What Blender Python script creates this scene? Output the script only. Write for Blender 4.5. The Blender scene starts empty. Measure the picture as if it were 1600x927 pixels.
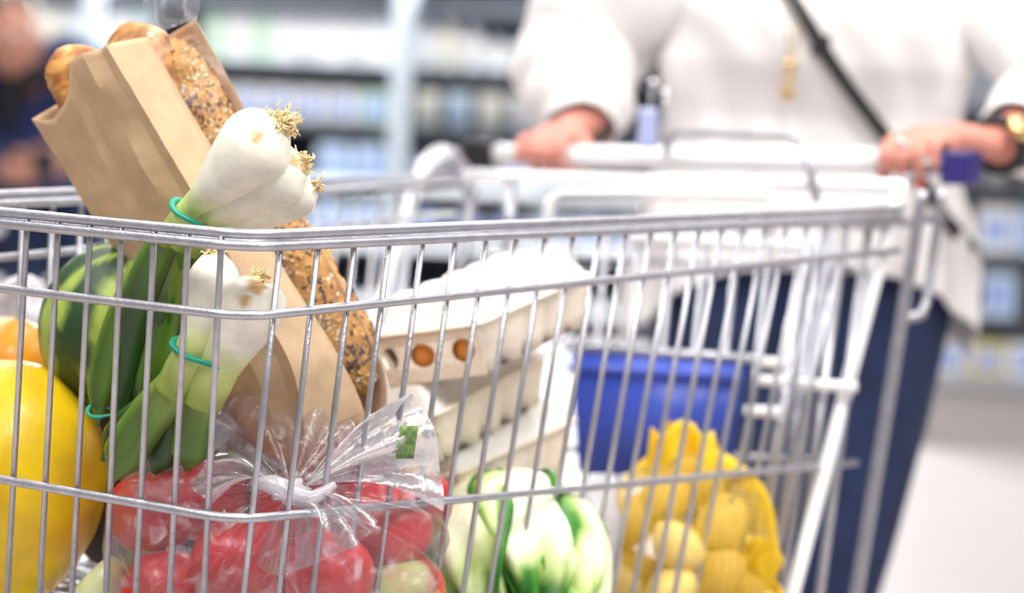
import bpy, bmesh, math, random
from mathutils import Vector, Matrix, noise

random.seed(7)
PI = math.pi
SC = bpy.context.scene
COL = SC.collection
V = Vector

# ------------------------------------------------------------------ camera
F = 3400.0            # focal length in pixels of the 1600 px wide frame
HY = 127.0            # row of the horizon at the middle column
ROLL = 0.045
ZC = 1.07
cam_d = bpy.data.cameras.new('camera')
cam = bpy.data.objects.new('camera', cam_d)
COL.objects.link(cam)
cam.location = (0, 0, ZC)
cam.rotation_euler = (PI / 2, -ROLL, 0)
cam_d.sensor_width = 36.0
cam_d.lens = F / 1600 * 36.0
cam_d.shift_y = -(463.5 - HY) / 1600
cam_d.clip_start = 0.05
cam_d.dof.use_dof = True
cam_d.dof.focus_distance = 1.67
cam_d.dof.aperture_fstop = 3.0
SC.camera = cam

# ------------------------------------------------------------------ world, lights, exposure
SC.view_settings.view_transform = 'Standard'
SC.view_settings.look = 'None'
SC.view_settings.gamma = 1.0
SC.view_settings.use_curve_mapping = False
SC.view_settings.exposure = -0.48
w = bpy.data.worlds.new('world')
SC.world = w
w.use_nodes = True
w.node_tree.nodes['Background'].inputs[0].default_value = (0.93, 0.96, 1.0, 1)
w.node_tree.nodes['Background'].inputs[1].default_value = 0.16
SC.cycles.use_denoising = True
SC.cycles.max_bounces = 10
SC.cycles.transparent_max_bounces = 16
SC.cycles.sample_clamp_indirect = 6.0

CEIL = 3.7


def area(name, loc, sx, sy, power, col=(1, 1, 1), rot=(0, 0, 0)):
    d = bpy.data.lights.new(name, 'AREA')
    d.shape = 'RECTANGLE'
    d.size = sx
    d.size_y = sy
    d.energy = power
    d.color = col
    o = bpy.data.objects.new(name, d)
    COL.objects.link(o)
    o.location = loc
    o.rotation_euler = rot
    return o


LAMPS = [(x, y) for x in (-1.7, 0.5, 2.7) for y in (0.0, 2.9, 6.0)]
for (x, y) in LAMPS:
    area('ceiling_lamp', (x, y, CEIL - 0.09), 0.5, 2.2, 150 if y < 1 else (50 if y < 4 else 62), (1.0, 0.985, 0.96))


# ------------------------------------------------------------------ helpers
def ray(px, py):
    """direction (per metre of depth) through a point of the photograph"""
    u, v = px - 800.0, py - HY
    c, s = math.cos(ROLL), math.sin(ROLL)
    return V(((u * c + v * s) / F, 1.0, -(-u * s + v * c) / F))


def P(px, py, Y):
    d = ray(px, py)
    return V((d.x * Y, Y, ZC + d.z * Y))


def hit(px, py, p0, n, k=0.0):
    """point of the plane n.(p-p0) + k*(p0.z-p.z) = 0 seen at a point of the photograph"""
    d = ray(px, py)
    o = V((0, 0, ZC))
    N = V((n.x, n.y, n.z - k))
    t = N.dot(p0 - o) / N.dot(d)
    return o + d * t


def catmull(pts, n):
    pts = [V(p) for p in pts]
    if len(pts) < 3:
        return [pts[0].lerp(pts[-1], i / n) for i in range(n + 1)]
    out = []
    m = len(pts) - 1
    for i in range(n + 1):
        t = i / n * m
        k = min(int(t), m - 1)
        f = t - k
        p0 = pts[k - 1] if k > 0 else pts[0] * 2 - pts[1]
        p1, p2 = pts[k], pts[k + 1]
        p3 = pts[k + 2] if k + 2 <= m else pts[m] * 2 - pts[m - 1]
        out.append(0.5 * ((2 * p1) + (p2 - p0) * f + (2 * p0 - 5 * p1 + 4 * p2 - p3) * f * f
                          + (3 * p1 - p0 - 3 * p2 + p3) * f ** 3))
    return out


def lerpl(vals, t):
    m = len(vals) - 1
    x = max(0.0, min(1.0, t)) * m
    k = min(int(x), m - 1)
    return vals[k] + (vals[k + 1] - vals[k]) * (x - k)


def sstep(a, b, x):
    t = max(0.0, min(1.0, (x - a) / (b - a)))
    return t * t * (3 - 2 * t)


def mixc(a, b, t):
    return tuple(a[i] + (b[i] - a[i]) * t for i in range(3))


def frames(pts, up=None):
    T = []
    for i in range(len(pts)):
        a = pts[max(0, i - 1)]
        b = pts[min(len(pts) - 1, i + 1)]
        d = (b - a)
        T.append(d.normalized() if d.length > 1e-9 else V((0, 0, 1)))
    u = up or (V((0, 0, 1)) if abs(T[0].z) < 0.9 else V((1, 0, 0)))
    n = (u - T[0] * u.dot(T[0])).normalized()
    out = []
    for t in T:
        n = (n - t * n.dot(t)).normalized()
        out.append((t, n, t.cross(n)))
    return out


class MB:
    def __init__(self):
        self.bm = bmesh.new()
        self.mi = 0

    def face(self, vs):
        try:
            f = self.bm.faces.new(vs)
            f.material_index = self.mi
            f.smooth = True
            return f
        except ValueError:
            return None

    def tube(self, pts, r, n=8, closed=False, flat=1.0, up=None, cap=True, rnd=False):
        pts = [V(p) for p in pts]
        if closed:
            fr = frames(pts + [pts[0]], up)[:-1]
        else:
            fr = frames(pts, up)
        rr = r if isinstance(r, (list, tuple)) else [r] * len(pts)
        rings = []
        for i, (p, (t, a, b)) in enumerate(zip(pts, fr)):
            rad = lerpl(rr, i / max(1, len(pts) - 1)) if len(rr) != len(pts) else rr[i]
            rings.append([self.bm.verts.new(p + (a * math.cos(2 * PI * k / n) * flat
                                                + b * math.sin(2 * PI * k / n)) * rad) for k in range(n)])
        m = len(rings)
        for i in range(m if closed else m - 1):
            A, B = rings[i], rings[(i + 1) % m]
            for k in range(n):
                self.face([A[k], A[(k + 1) % n], B[(k + 1) % n], B[k]])
        if cap and not closed:
            self.face(list(reversed(rings[0])))
            self.face(rings[-1])
        return rings

    def box(self, c, h, axes=None, bev=0.0):
        c = V(c)
        ax = axes or (V((1, 0, 0)), V((0, 1, 0)), V((0, 0, 1)))
        vs = {}
        for i in (-1, 1):
            for j in (-1, 1):
                for k in (-1, 1):
                    vs[i, j, k] = self.bm.verts.new(c + ax[0] * h[0] * i + ax[1] * h[1] * j + ax[2] * h[2] * k)
        q = [((-1, -1, -1), (-1, 1, -1), (1, 1, -1), (1, -1, -1)), ((-1, -1, 1), (1, -1, 1), (1, 1, 1), (-1, 1, 1)),
             ((-1, -1, -1), (1, -1, -1), (1, -1, 1), (-1, -1, 1)), ((-1, 1, -1), (-1, 1, 1), (1, 1, 1), (1, 1, -1)),
             ((-1, -1, -1), (-1, -1, 1), (-1, 1, 1), (-1, 1, -1)), ((1, -1, -1), (1, 1, -1), (1, 1, 1), (1, -1, 1))]
        fs = [self.face([vs[a] for a in f]) for f in q]
        for f in fs:
            f.smooth = False
        if bev > 0:
            es = set()
            for f in fs:
                es.update(f.edges)
            bmesh.ops.bevel(self.bm, geom=list(es), offset=bev, segments=2, affect='EDGES', profile=0.5)

    def ball(self, c, r, axes=None, nu=20, nv=12, fn=None):
        """ellipsoid; fn(unit vector) -> radius factor"""
        c = V(c)
        r = r if isinstance(r, (tuple, list)) else (r, r, r)
        ax = axes or (V((1, 0, 0)), V((0, 1, 0)), V((0, 0, 1)))

        def pt(d):
            k = fn(d) if fn else 1.0
            return c + (ax[0] * d.x * r[0] + ax[1] * d.y * r[1] + ax[2] * d.z * r[2]) * k
        top = self.bm.verts.new(pt(V((0, 0, 1))))
        bot = self.bm.verts.new(pt(V((0, 0, -1))))
        rings = []
        for i in range(1, nv):
            th = PI * i / nv
            rings.append([self.bm.verts.new(pt(V((math.sin(th) * math.cos(2 * PI * k / nu),
                                                  math.sin(th) * math.sin(2 * PI * k / nu), math.cos(th)))))
                          for k in range(nu)])
        for k in range(nu):
            self.face([top, rings[0][k], rings[0][(k + 1) % nu]])
            self.face([bot, rings[-1][(k + 1) % nu], rings[-1][k]])
        for i in range(len(rings) - 1):
            for k in range(nu):
                self.face([rings[i][k], rings[i + 1][k], rings[i + 1][(k + 1) % nu], rings[i][(k + 1) % nu]])

    def grid(self, fn, nu, nv, wrap_u=False):
        g = [[self.bm.verts.new(fn(i / nu, j / nv)) for j in range(nv + 1)] for i in range(nu if wrap_u else nu + 1)]
        for i in range(nu):
            A = g[i]
            B = g[(i + 1) % nu] if wrap_u else g[i + 1]
            for j in range(nv):
                self.face([A[j], B[j], B[j + 1], A[j + 1]])
        return g

    def build(self, name, mats, parent=None, loc=None, remesh=None, thick=None, fixn=True):
        if fixn:
            bmesh.ops.recalc_face_normals(self.bm, faces=self.bm.faces[:])
        if parent is not None:
            off = WORLD[parent.name]
        else:
            off = V(loc) if loc is not None else V((0, 0, 0))
        for v in self.bm.verts:
            v.co -= off
        me = bpy.data.meshes.new(name)
        self.bm.to_mesh(me)
        self.bm.free()
        for m in (mats if isinstance(mats, (list, tuple)) else [mats]):
            me.materials.append(m)
        o = bpy.data.objects.new(name, me)
        COL.objects.link(o)
        if parent is not None:
            o.parent = parent
            WORLD[o.name] = off
        else:
            o.location = off
            WORLD[o.name] = off.copy()
        if remesh:
            md = o.modifiers.new('remesh', 'REMESH')
            md.mode = 'VOXEL'
            md.voxel_size = remesh
            md.use_smooth_shade = True
            sm = o.modifiers.new('smooth', 'SMOOTH')
            sm.factor = 0.5
            sm.iterations = 3
        if thick:
            md = o.modifiers.new('thickness', 'SOLIDIFY')
            md.thickness = thick
            md.offset = 0
        return o


WORLD = {}


def tag(o, label=None, cat=None, group=None, kind=None):
    if label:
        o['label'] = label
    if cat:
        o['category'] = cat
    if group:
        o['group'] = group
    if kind:
        o['kind'] = kind
    return o


def empty(name, loc, label, cat, group=None):
    o = bpy.data.objects.new(name, None)
    o.empty_display_size = 0.02
    COL.objects.link(o)
    o.location = loc
    WORLD[o.name] = V(loc)
    return tag(o, label, cat, group)


def copy_tree(o, loc):
    c = o.copy()
    COL.objects.link(c)
    c.location = loc
    WORLD[c.name] = V(loc)
    for ch in o.children:
        d = ch.copy()
        COL.objects.link(d)
        d.parent = c
        for g in ch.children:
            e = g.copy()
            COL.objects.link(e)
            e.parent = d
    return c


def paint(o, fn):
    """colour of its own per vertex; fn(world point, index)"""
    me = o.data
    ca = me.color_attributes.new('col', 'FLOAT_COLOR', 'POINT')
    off = WORLD[o.name]
    for i, v in enumerate(me.vertices):
        c = fn(v.co + off, i)
        ca.data[i].color = (c[0], c[1], c[2], 1)


# ------------------------------------------------------------------ materials
def mat(name, col=(0.8, 0.8, 0.8), rough=0.5, metal=0.0, var=0.0, scale=40, bump=0.0, bscale=None, vcol=False,
        emit=None, sss=0.0, coat=0.0, sheen=0.0, trans=0.0):
    m = bpy.data.materials.new(name)
    m.use_nodes = True
    nt = m.node_tree
    b = nt.nodes['Principled BSDF']
    b.inputs['Roughness'].default_value = rough
    b.inputs['Metallic'].default_value = metal
    b.inputs['Base Color'].default_value = (*col, 1)
    if coat:
        b.inputs['Coat Weight'].default_value = coat
    if sheen:
        b.inputs['Sheen Weight'].default_value = sheen
    if sss:
        b.inputs['Subsurface Weight'].default_value = sss
        b.inputs['Subsurface Radius'].default_value = (0.01, 0.005, 0.003)
    if emit:
        b.inputs['Emission Color'].default_value = (*col, 1)
        b.inputs['Emission Strength'].default_value = emit
    src = None
    tc = nt.nodes.new('ShaderNodeTexCoord')
    if vcol:
        at = nt.nodes.new('ShaderNodeAttribute')
        at.attribute_name = 'col'
        src = at.outputs['Color']
    if var > 0:
        nz = nt.nodes.new('ShaderNodeTexNoise')
        nz.inputs['Scale'].default_value = scale
        nz.inputs['Detail'].default_value = 5
        nt.links.new(tc.outputs['Object'], nz.inputs['Vector'])
        mr = nt.nodes.new('ShaderNodeMapRange')
        mr.inputs[1].default_value = 0.3
        mr.inputs[2].default_value = 0.7
        mr.inputs[3].default_value = 1 - var
        mr.inputs[4].default_value = 1 + var
        nt.links.new(nz.outputs['Fac'], mr.inputs[0])
        hs = nt.nodes.new('ShaderNodeHueSaturation')
        hs.inputs['Color'].default_value = (*col, 1)
        if src:
            nt.links.new(src, hs.inputs['Color'])
        nt.links.new(mr.outputs[0], hs.inputs['Value'])
        src = hs.outputs['Color']
    if src:
        nt.links.new(src, b.inputs['Base Color'])
    if bump > 0:
        nz = nt.nodes.new('ShaderNodeTexNoise')
        nz.inputs['Scale'].default_value = bscale or scale
        nz.inputs['Detail'].default_value = 6
        nt.links.new(tc.outputs['Object'], nz.inputs['Vector'])
        bp = nt.nodes.new('ShaderNodeBump')
        bp.inputs['Strength'].default_value = bump
        bp.inputs['Distance'].default_value = 0.004
        nt.links.new(nz.outputs['Fac'], bp.inputs['Height'])
        nt.links.new(bp.outputs[0], b.inputs['Normal'])
    if trans:
        out = nt.nodes['Material Output']
        tl = nt.nodes.new('ShaderNodeBsdfTranslucent')
        tl.inputs['Color'].default_value = (*col, 1)
        if src:
            nt.links.new(src, tl.inputs['Color'])
        mx = nt.nodes.new('ShaderNodeMixShader')
        mx.inputs[0].default_value = trans
        nt.links.new(b.outputs[0], mx.inputs[1])
        nt.links.new(tl.outputs[0], mx.inputs[2])
        nt.links.new(mx.outputs[0], out.inputs['Surface'])
    return m


def film_mat(name, haze=0.02, edge=0.38, base=0.03, tint=(0.96, 0.96, 1.0), scale=30, streak=0.2):
    """thin clear plastic film with soft creases"""
    m = bpy.data.materials.new(name)
    m.use_nodes = True
    nt = m.node_tree
    nt.nodes.remove(nt.nodes['Principled BSDF'])
    out = nt.nodes['Material Output']
    tr = nt.nodes.new('ShaderNodeBsdfTransparent')
    tr.inputs[0].default_value = (*tint, 1)
    gl = nt.nodes.new('ShaderNodeBsdfGlossy')
    gl.inputs['Roughness'].default_value = 0.16
    df = nt.nodes.new('ShaderNodeBsdfDiffuse')
    df.inputs[0].default_value = (0.9, 0.88, 0.92, 1)
    tc = nt.nodes.new('ShaderNodeTexCoord')
    nz = nt.nodes.new('ShaderNodeTexNoise')
    nz.inputs['Scale'].default_value = scale
    nz.inputs['Detail'].default_value = 4
    nz.inputs['Distortion'].default_value = 1.5
    nt.links.new(tc.outputs['Object'], nz.inputs['Vector'])
    bp = nt.nodes.new('ShaderNodeBump')
    bp.inputs['Strength'].default_value = 0.5
    bp.inputs['Distance'].default_value = 0.006
    nt.links.new(nz.outputs['Fac'], bp.inputs['Height'])
    nt.links.new(bp.outputs[0], gl.inputs['Normal'])
    lw = nt.nodes.new('ShaderNodeLayerWeight')
    lw.inputs[0].default_value = 0.35
    nt.links.new(bp.outputs[0], lw.inputs['Normal'])
    mr = nt.nodes.new('ShaderNodeMapRange')
    mr.inputs[3].default_value = base
    mr.inputs[4].default_value = edge
    nt.links.new(lw.outputs['Fresnel'], mr.inputs[0])
    st = nt.nodes.new('ShaderNodeMapRange')
    st.inputs[1].default_value = 0.52
    st.inputs[2].default_value = 0.75
    st.inputs[3].default_value = haze
    st.inputs[4].default_value = haze + streak
    nt.links.new(nz.outputs['Fac'], st.inputs[0])
    m1 = nt.nodes.new('ShaderNodeMixShader')
    nt.links.new(st.outputs[0], m1.inputs[0])
    nt.links.new(tr.outputs[0], m1.inputs[1])
    nt.links.new(df.outputs[0], m1.inputs[2])
    m2 = nt.nodes.new('ShaderNodeMixShader')
    nt.links.new(mr.outputs[0], m2.inputs[0])
    nt.links.new(m1.outputs[0], m2.inputs[1])
    nt.links.new(gl.outputs[0], m2.inputs[2])
    nt.links.new(m2.outputs[0], out.inputs['Surface'])
    return m


M = {}
M['steel'] = mat('zinc_steel', (0.46, 0.46, 0.50), 0.34, 0.78, var=0.12, scale=60, bump=0.15, bscale=300)
M['white_plastic'] = mat('white_plastic', (0.86, 0.86, 0.88), 0.3)
M['blue_plastic'] = mat('blue_plastic', (0.035, 0.07, 0.42), 0.4, var=0.08, scale=12)
M['navy_plastic'] = mat('navy_plastic', (0.03, 0.02, 0.16), 0.35)
M['black_plastic'] = mat('black_plastic', (0.015, 0.015, 0.018), 0.4)
M['rubber'] = mat('grey_rubber', (0.12, 0.12, 0.13), 0.7)
M['paper'] = mat('kraft_paper', (0.64, 0.45, 0.275), 0.75, var=0.07, scale=60, bump=0.3, bscale=60, trans=0.2)
M['film'] = film_mat('clear_film', 0.05, 0.5, 0.045, streak=0.35)
M['film_window'] = film_mat('window_film', 0.0, 0.03, 0.004, scale=18, streak=0.03)
M['film_tail'] = film_mat('crumpled_film', 0.34, 0.7, scale=26, streak=0.3)
M['film_milky'] = film_mat('milky_film', 0.42, 0.6, scale=26, streak=0.3)
M['crust'] = mat('bread_crust', vcol=True, rough=0.6, var=0.3, scale=70, bump=0.7, bscale=60)
M['seedbread'] = mat('seeded_crust', (0.52, 0.26, 0.07), 0.7, var=0.35, scale=90, bump=0.7, bscale=120)
M['seed_dark'] = mat('dark_seed', (0.10, 0.055, 0.045), 0.5)
M['seed_gold'] = mat('golden_seed', (0.72, 0.42, 0.12), 0.5)
M['seed_pale'] = mat('pale_seed', (0.85, 0.72, 0.48), 0.5)
M['onion'] = mat('spring_onion_skin', vcol=True, rough=0.38, var=0.08, scale=50, coat=0.15)
M['root'] = mat('root_fibre', (0.80, 0.62, 0.34), 0.8)
M['teal'] = mat('green_rubber', (0.0, 0.30, 0.19), 0.4)
M['veg'] = mat('leaf_surface', vcol=True, rough=0.45, var=0.1, scale=60, bump=0.3, bscale=90)
M['fruit'] = mat('fruit_skin', vcol=True, rough=0.36, var=0.07, scale=45, bump=0.12, bscale=160, coat=0.12)
M['rind'] = mat('melon_rind', vcol=True, rough=0.5, var=0.1, scale=60, bump=0.15, bscale=120)
M['pulp'] = mat('moulded_pulp', (0.84, 0.74, 0.62), 0.85, var=0.06, scale=60, bump=0.4, bscale=200)
M['pulp_white'] = mat('white_carton', (0.80, 0.77, 0.73), 0.7, var=0.03, scale=40, bump=0.2, bscale=150)
M['pulp_print'] = mat('yellow_print', (0.80, 0.62, 0.22), 0.6)
M['egg'] = mat('brown_egg', (0.72, 0.28, 0.06), 0.45, var=0.12, scale=60, sss=0.1)
M['net'] = mat('yellow_net', (0.92, 0.62, 0.01), 0.5)
M['potato'] = mat('potato_skin', (0.80, 0.58, 0.16), 0.6, var=0.12, scale=60, bump=0.3, bscale=120)
M['blouse'] = mat('white_blouse', (0.93, 0.905, 0.90), 0.8, var=0.02, scale=20, bump=0.15, bscale=60, trans=0.12)
M['denim'] = mat('navy_denim', (0.012, 0.024, 0.075), 0.9, var=0.25, scale=20, bump=0.3, bscale=400)
M['skin'] = mat('skin', (0.64, 0.26, 0.20), 0.5, var=0.08, scale=30, sss=0.15)
M['skin_tan'] = mat('tanned_skin', (0.42, 0.19, 0.13), 0.55, var=0.08, scale=30)
M['hair'] = mat('brown_hair', (0.10, 0.055, 0.03), 0.5, var=0.3, scale=60)
M['black_leather'] = mat('black_leather', (0.012, 0.012, 0.014), 0.45, bump=0.3, bscale=200)
M['gold'] = mat('gold', (0.85, 0.62, 0.28), 0.25, 1.0)
M['silver'] = mat('silver', (0.9, 0.9, 0.92), 0.15, 1.0)
M['nail'] = mat('red_nail', (0.75, 0.10, 0.05), 0.25)
M['eye'] = mat('eye', (0.75, 0.73, 0.70), 0.2)
M['lips'] = mat('lips', (0.60, 0.22, 0.20), 0.4)
M['navy_cloth'] = mat('navy_jacket', (0.014, 0.026, 0.10), 0.9, var=0.3, scale=10)
M['black_cloth'] = mat('black_cloth', (0.008, 0.008, 0.012), 0.9)
M['floor'] = mat('floor_vinyl', (0.44, 0.395, 0.395), 0.4, var=0.03, scale=3)
M['ceiling'] = mat('ceiling_paint', (0.75, 0.75, 0.76), 0.9)
M['wall'] = mat('wall_paint', (0.62, 0.64, 0.68), 0.9)
M['fix_grey'] = mat('shelf_grey', (0.34, 0.36, 0.41), 0.5, 0.2)
M['fix_dark'] = mat('shelf_dark', (0.05, 0.055, 0.07), 0.6)
M['fix_light'] = mat('shelf_light', (0.40, 0.44, 0.50), 0.5)
M['plinth'] = mat('warm_grey_plinth', (0.40, 0.38, 0.37), 0.5)
M['rail_white'] = mat('price_rail_white', (0.82, 0.86, 0.90), 0.4)
M['lamp'] = mat('lamp_diffuser', (1, 0.99, 0.96), 0.5, emit=3.0)
M['led'] = mat('led_strip', (0.93, 1.0, 0.98), 0.5, emit=2.0)

# ------------------------------------------------------------------ the setting


def struct(name, mb, m):
    o = mb.build(name, m)
    o['kind'] = 'structure'
    return o


mb = MB(); mb.box((0, 4, -0.05), (8.0, 8.0, 0.05)); struct('floor', mb, M['floor'])
mb = MB(); mb.box((0, 4, CEIL + 0.05), (8.0, 8.0, 0.05)); struct('ceiling', mb, M['ceiling'])
mb = MB(); mb.box((0, 12.05, CEIL / 2), (8.0, 0.05, CEIL / 2)); struct('wall_back', mb, M['wall'])
mb = MB(); mb.box((-8.05, 4, CEIL / 2), (0.05, 8.0, CEIL / 2)); struct('wall_left', mb, M['wall'])
mb = MB(); mb.box((8.05, 4, CEIL / 2), (0.05, 8.0, CEIL / 2)); struct('wall_right', mb, M['wall'])

for i, (x, y) in enumerate(LAMPS):
    t = empty('ceiling_light', (x, y, CEIL), 'long white ceiling light over the supermarket aisle, out of the picture', 'lamp',
              'long ceiling lights')
    mb = MB(); mb.box((x, y, CEIL - 0.03), (0.30, 1.15, 0.03)); mb.build('housing', M['white_plastic'], t)
    mb = MB(); mb.box((x, y, CEIL - 0.07), (0.26, 1.12, 0.008)); mb.build('diffuser', M['lamp'], t)

# ------------------------------------------------------------------ shopping cart
C0 = P(390, 370, 1.60)
R0 = P(1390, 328, 2.40)
ZR = C0.z
R0.z = ZR
ds = (R0 - C0); ds.z = 0
LS = ds.length
ds.normalize()


def rot2(v, a):
    return V((v.x * math.cos(a) - v.y * math.sin(a), v.x * math.sin(a) + v.y * math.cos(a), 0))


df = rot2(ds, math.radians(97))          # along the front, away from the near corner
ax = rot2(df, -PI / 2)                   # basket axis, front to rear
WF, WR = 0.40, 0.57
F0 = C0 + df * WF
FR = R0 + df * WR
dfar = (FR - F0); dfar.normalize()
ns = V((ds.y, -ds.x, 0))                 # outward normal of near side
nf = -ax                                 # outward normal of the front
nfar = V((-dfar.y, dfar.x, 0))
KS = 0.06


def hs(px, py):
    return hit(px, py, C0, ns, KS)


def hf(px, py):
    return hit(px, py, C0, nf, 0.05)


def side_pt(t, dz):
    """point of the near side: t metres from the corner at the rim, dz below the rim"""
    lean = 0.015 + 0.235 * t
    return C0 + ds * (t - lean * dz) + ns * (-KS * dz) - V((0, 0, dz))


def far_pt(t, dz):
    lean = 0.015 + 0.235 * t
    return F0 + dfar * (t - lean * dz) + nfar * (-KS * dz) - V((0, 0, dz))


def corner_bez(a, c, b, n=6):
    return [a * (1 - s) ** 2 + c * 2 * s * (1 - s) + b * s * s for s in [i / n for i in range(n + 1)]]


cart = empty('shopping_cart', ((C0 + R0 + F0 + FR) / 4).to_2d().to_3d(),
             'zinc wire shopping cart with white handle, filled with groceries, pushed by the woman', 'shopping cart')


def rail(name, dzf, dzr, r, off=0.0, inset=0.0):
    """one wire loop round near side, front and far side, dz below the rim at front and rear"""
    def o3(p, n):
        return p + n * (off - inset)
    cz = V((0, 0, 0))
    cN = C0 + ns * (off - KS * dzf) + nf * (off - 0.05 * dzf) - V((0, 0, dzf))
    cF = F0 + nfar * (off - KS * dzf) + nf * (off - 0.05 * dzf) - V((0, 0, dzf))
    lr = 0.015 + 0.235 * LS
    nr = R0 + ns * (off - KS * dzr) - V((0, 0, dzr)) + ds * (0.03 - lr * dzr * 0.85)
    fr_ = FR + nfar * (off - KS * dzr) - V((0, 0, dzr)) + dfar * (0.03 - lr * dzr * 0.85)
    a1 = cN + (nr - cN).normalized() * 0.035
    a2 = cN + (cF - cN).normalized() * 0.035
    b1 = cF + (cN - cF).normalized() * 0.035
    b2 = cF + (fr_ - cF).normalized() * 0.035
    n = 8
    pts = [nr.lerp(a1, i / n) for i in range(n)] + corner_bez(a1, cN, a2) + \
          [a2.lerp(b1, i / n) for i in range(1, n)] + corner_bez(b1, cF, b2) + \
          [b2.lerp(fr_, i / n) for i in range(1, n + 1)]
    mb = MB()
    mb.tube(pts, r, 10, up=V((0, 0, 1)))
    return mb.build(name, M['steel'], cart)


# heights of the horizontal wires below the rim, measured on the photograph
Z2F, Z2R = C0.z - hs(405, 492).z, C0.z - hs(1384, 392).z
Z3F, Z3R = C0.z - hs(405, 803).z, C0.z - hs(1350, 718).z
print('dz', Z2F, Z2R, Z3F, Z3R, 'L', LS)
rail('rim_wire', -0.001, -0.001, 0.0040)
rail('rim_wire', 0.0075, 0.010, 0.0040, off=0.003)
rail('rim_wire', 0.0065, 0.008, 0.0038, off=-0.0075)
rail('side_wire', Z2F, Z2R, 0.0036, off=0.0055)
rail('side_wire', Z3F, Z3R, 0.0036, off=0.0055)
DBF, DBR = 0.315, 0.43                   # basket depth front and rear


def upright(pts, r=0.0025, name='upright_wire'):
    mb = MB()
    mb.tube(pts, r, 8)
    return mb.build(name, M['steel'], cart)


def depth_at(t):
    return DBF + (DBR - DBF) * t / LS


nbar = 22
for k in range(nbar):
    t = 0.034 + 0.0418 * k
    upright([side_pt(t, dz) for dz in (0.004, depth_at(t) * 0.5, depth_at(t))], 0.0024 if k < 10 else 0.0026)
    if 0.034 + 0.0418 * k < (FR - F0).length - 0.04:
        upright([far_pt(t, dz) for dz in (0.004, depth_at(t) * 0.5, depth_at(t))])
# the front uprights, read from the photograph and continued past its edge
fb = []
for (xt, xb) in ((345, 319), (293, 266), (240, 213), (189, 166), (140, 113), (90, 63), (41, 12)):
    a = hf(xt, 393 - (345 - xt) * 0.055)
    b = hf(xb, 915)
    fb.append((a, b))
step = fb[-1][0] - fb[-2][0]
stepb = fb[-1][1] - fb[-2][1]
for k in range(1, 4):
    fb.append((fb[6][0] + step * k, fb[6][1] + stepb * k))
for a, b in fb:
    d = (b - a) / (a.z - b.z)
    a2 = a + d * (a.z - ZR)
    a2 = a2 - d * 0.0
    upright([a2 + nf * 0.0, a, a + d * (DBF - 0.01)], 0.0025)
# basket floor
for k in range(9):
    s = k / 8
    a = C0.lerp(F0, s) - V((0, 0, DBF)) + ax * 0.012 + ns * 0.0
    b = R0.lerp(FR, s) - V((0, 0, DBR)) - ax * 0.16
    mb = MB(); mb.tube([a, b], 0.003, 6); mb.build('floor_wire', M['steel'], cart)
for k in range(24):
    t = 0.02 + 0.0375 * k
    a = side_pt(t, depth_at(t)); b = far_pt(t, depth_at(t))
    mb = MB(); mb.tube([a, b], 0.0025, 6); mb.build('floor_wire', M['steel'], cart)


# rear gate
def hg(px, py, back=0.0, k=0.30):
    return hit(px, py, R0 + ax * back, ax, k)


def wire(pts, r, name='gate_wire', m='steel', n=8, smooth=0, closed=False):
    mb = MB()
    pts = [V(p) for p in pts]
    if smooth:
        pts = catmull(pts, smooth)
    mb.tube(pts, r, n, closed=closed)
    return mb.build(name, M[m], cart)


gate_px = [(805, 770), (852, 815), (900, 860), (950, 905), (1003, 955), (1056, 1003), (1108, 1050), (1156, 1100),
           (1207, 1150), (1286, 1215), (1322, 1253), (1358, 1290)]
for i, (xa, xb) in enumerate(gate_px):
    a = hg(xa, 350, -0.01); b = hg(xb, 860, -0.01); b = b + (b - a) * 0.3
    wire([a, b], 0.0034 if i < 9 else 0.005)
    if i == 9:
        a = hg(xa + 15, 350, -0.005); b = hg(xb + 15, 860, -0.005); b = b + (b - a) * 0.3
        wire([a, b], 0.005)
wire([hg(1262, 375, -0.03), hg(1168, 1000, -0.03)], 0.0072, 'gate_post')
for y0, y1, x0, x1 in ((398, 420, 770, 1330), (700, 720, 850, 1290)):
    wire([hg(x0, y0, 0.0), hg(x1, y1, 0.0)], 0.004)
# flat stops on the gate
for (x0, x1, y) in ((1182, 1231, 566), (1180, 1228, 594), (1165, 1216, 642)):
    wire([hg(x0, y, -0.06), hg(x1, y + 2, -0.06)], 0.0062, 'gate_stop', 'white_plastic')
wire([hg(1246, 600, -0.03), hg(1338, 605, -0.03)], 0.0062, 'gate_stop', 'white_plastic')
# blue flap of the child seat
a, b = hg(893, 548, -0.09, 0.12), hg(1168, 566, -0.09, 0.12)
c, d = hg(1140, 742, -0.09, 0.12), hg(905, 742, -0.09, 0.12)
mb = MB()
nn = (b - a).cross(d - a).normalized() * 0.006
fs = []
tv = [mb.bm.verts.new(p + nn) for p in (a, b, c, d)]
bv = [mb.bm.verts.new(p - nn) for p in (a, b, c, d)]
mb.face(tv); mb.face(list(reversed(bv)))
for i in range(4):
    mb.face([tv[i], bv[i], bv[(i + 1) % 4], tv[(i + 1) % 4]])
bmesh.ops.bevel(mb.bm, geom=mb.bm.edges[:], offset=0.004, segments=2, affect='EDGES')
seat = mb.build('seat_flap', M['blue_plastic'], cart)
seat['label'] = 'blue plastic flap'
mb = MB()
mb.tube([a.lerp(d, 0.14) - nn * 2, b.lerp(c, 0.14) - nn * 2], 0.004, 8)
mb.build('flap_rib', M['blue_plastic'], seat)
wire([a - (b - a) * 0.03 - V((0, 0, -0.004)), b + (b - a) * 0.03 - V((0, 0, -0.004))], 0.0052, 'seat_wire')

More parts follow.
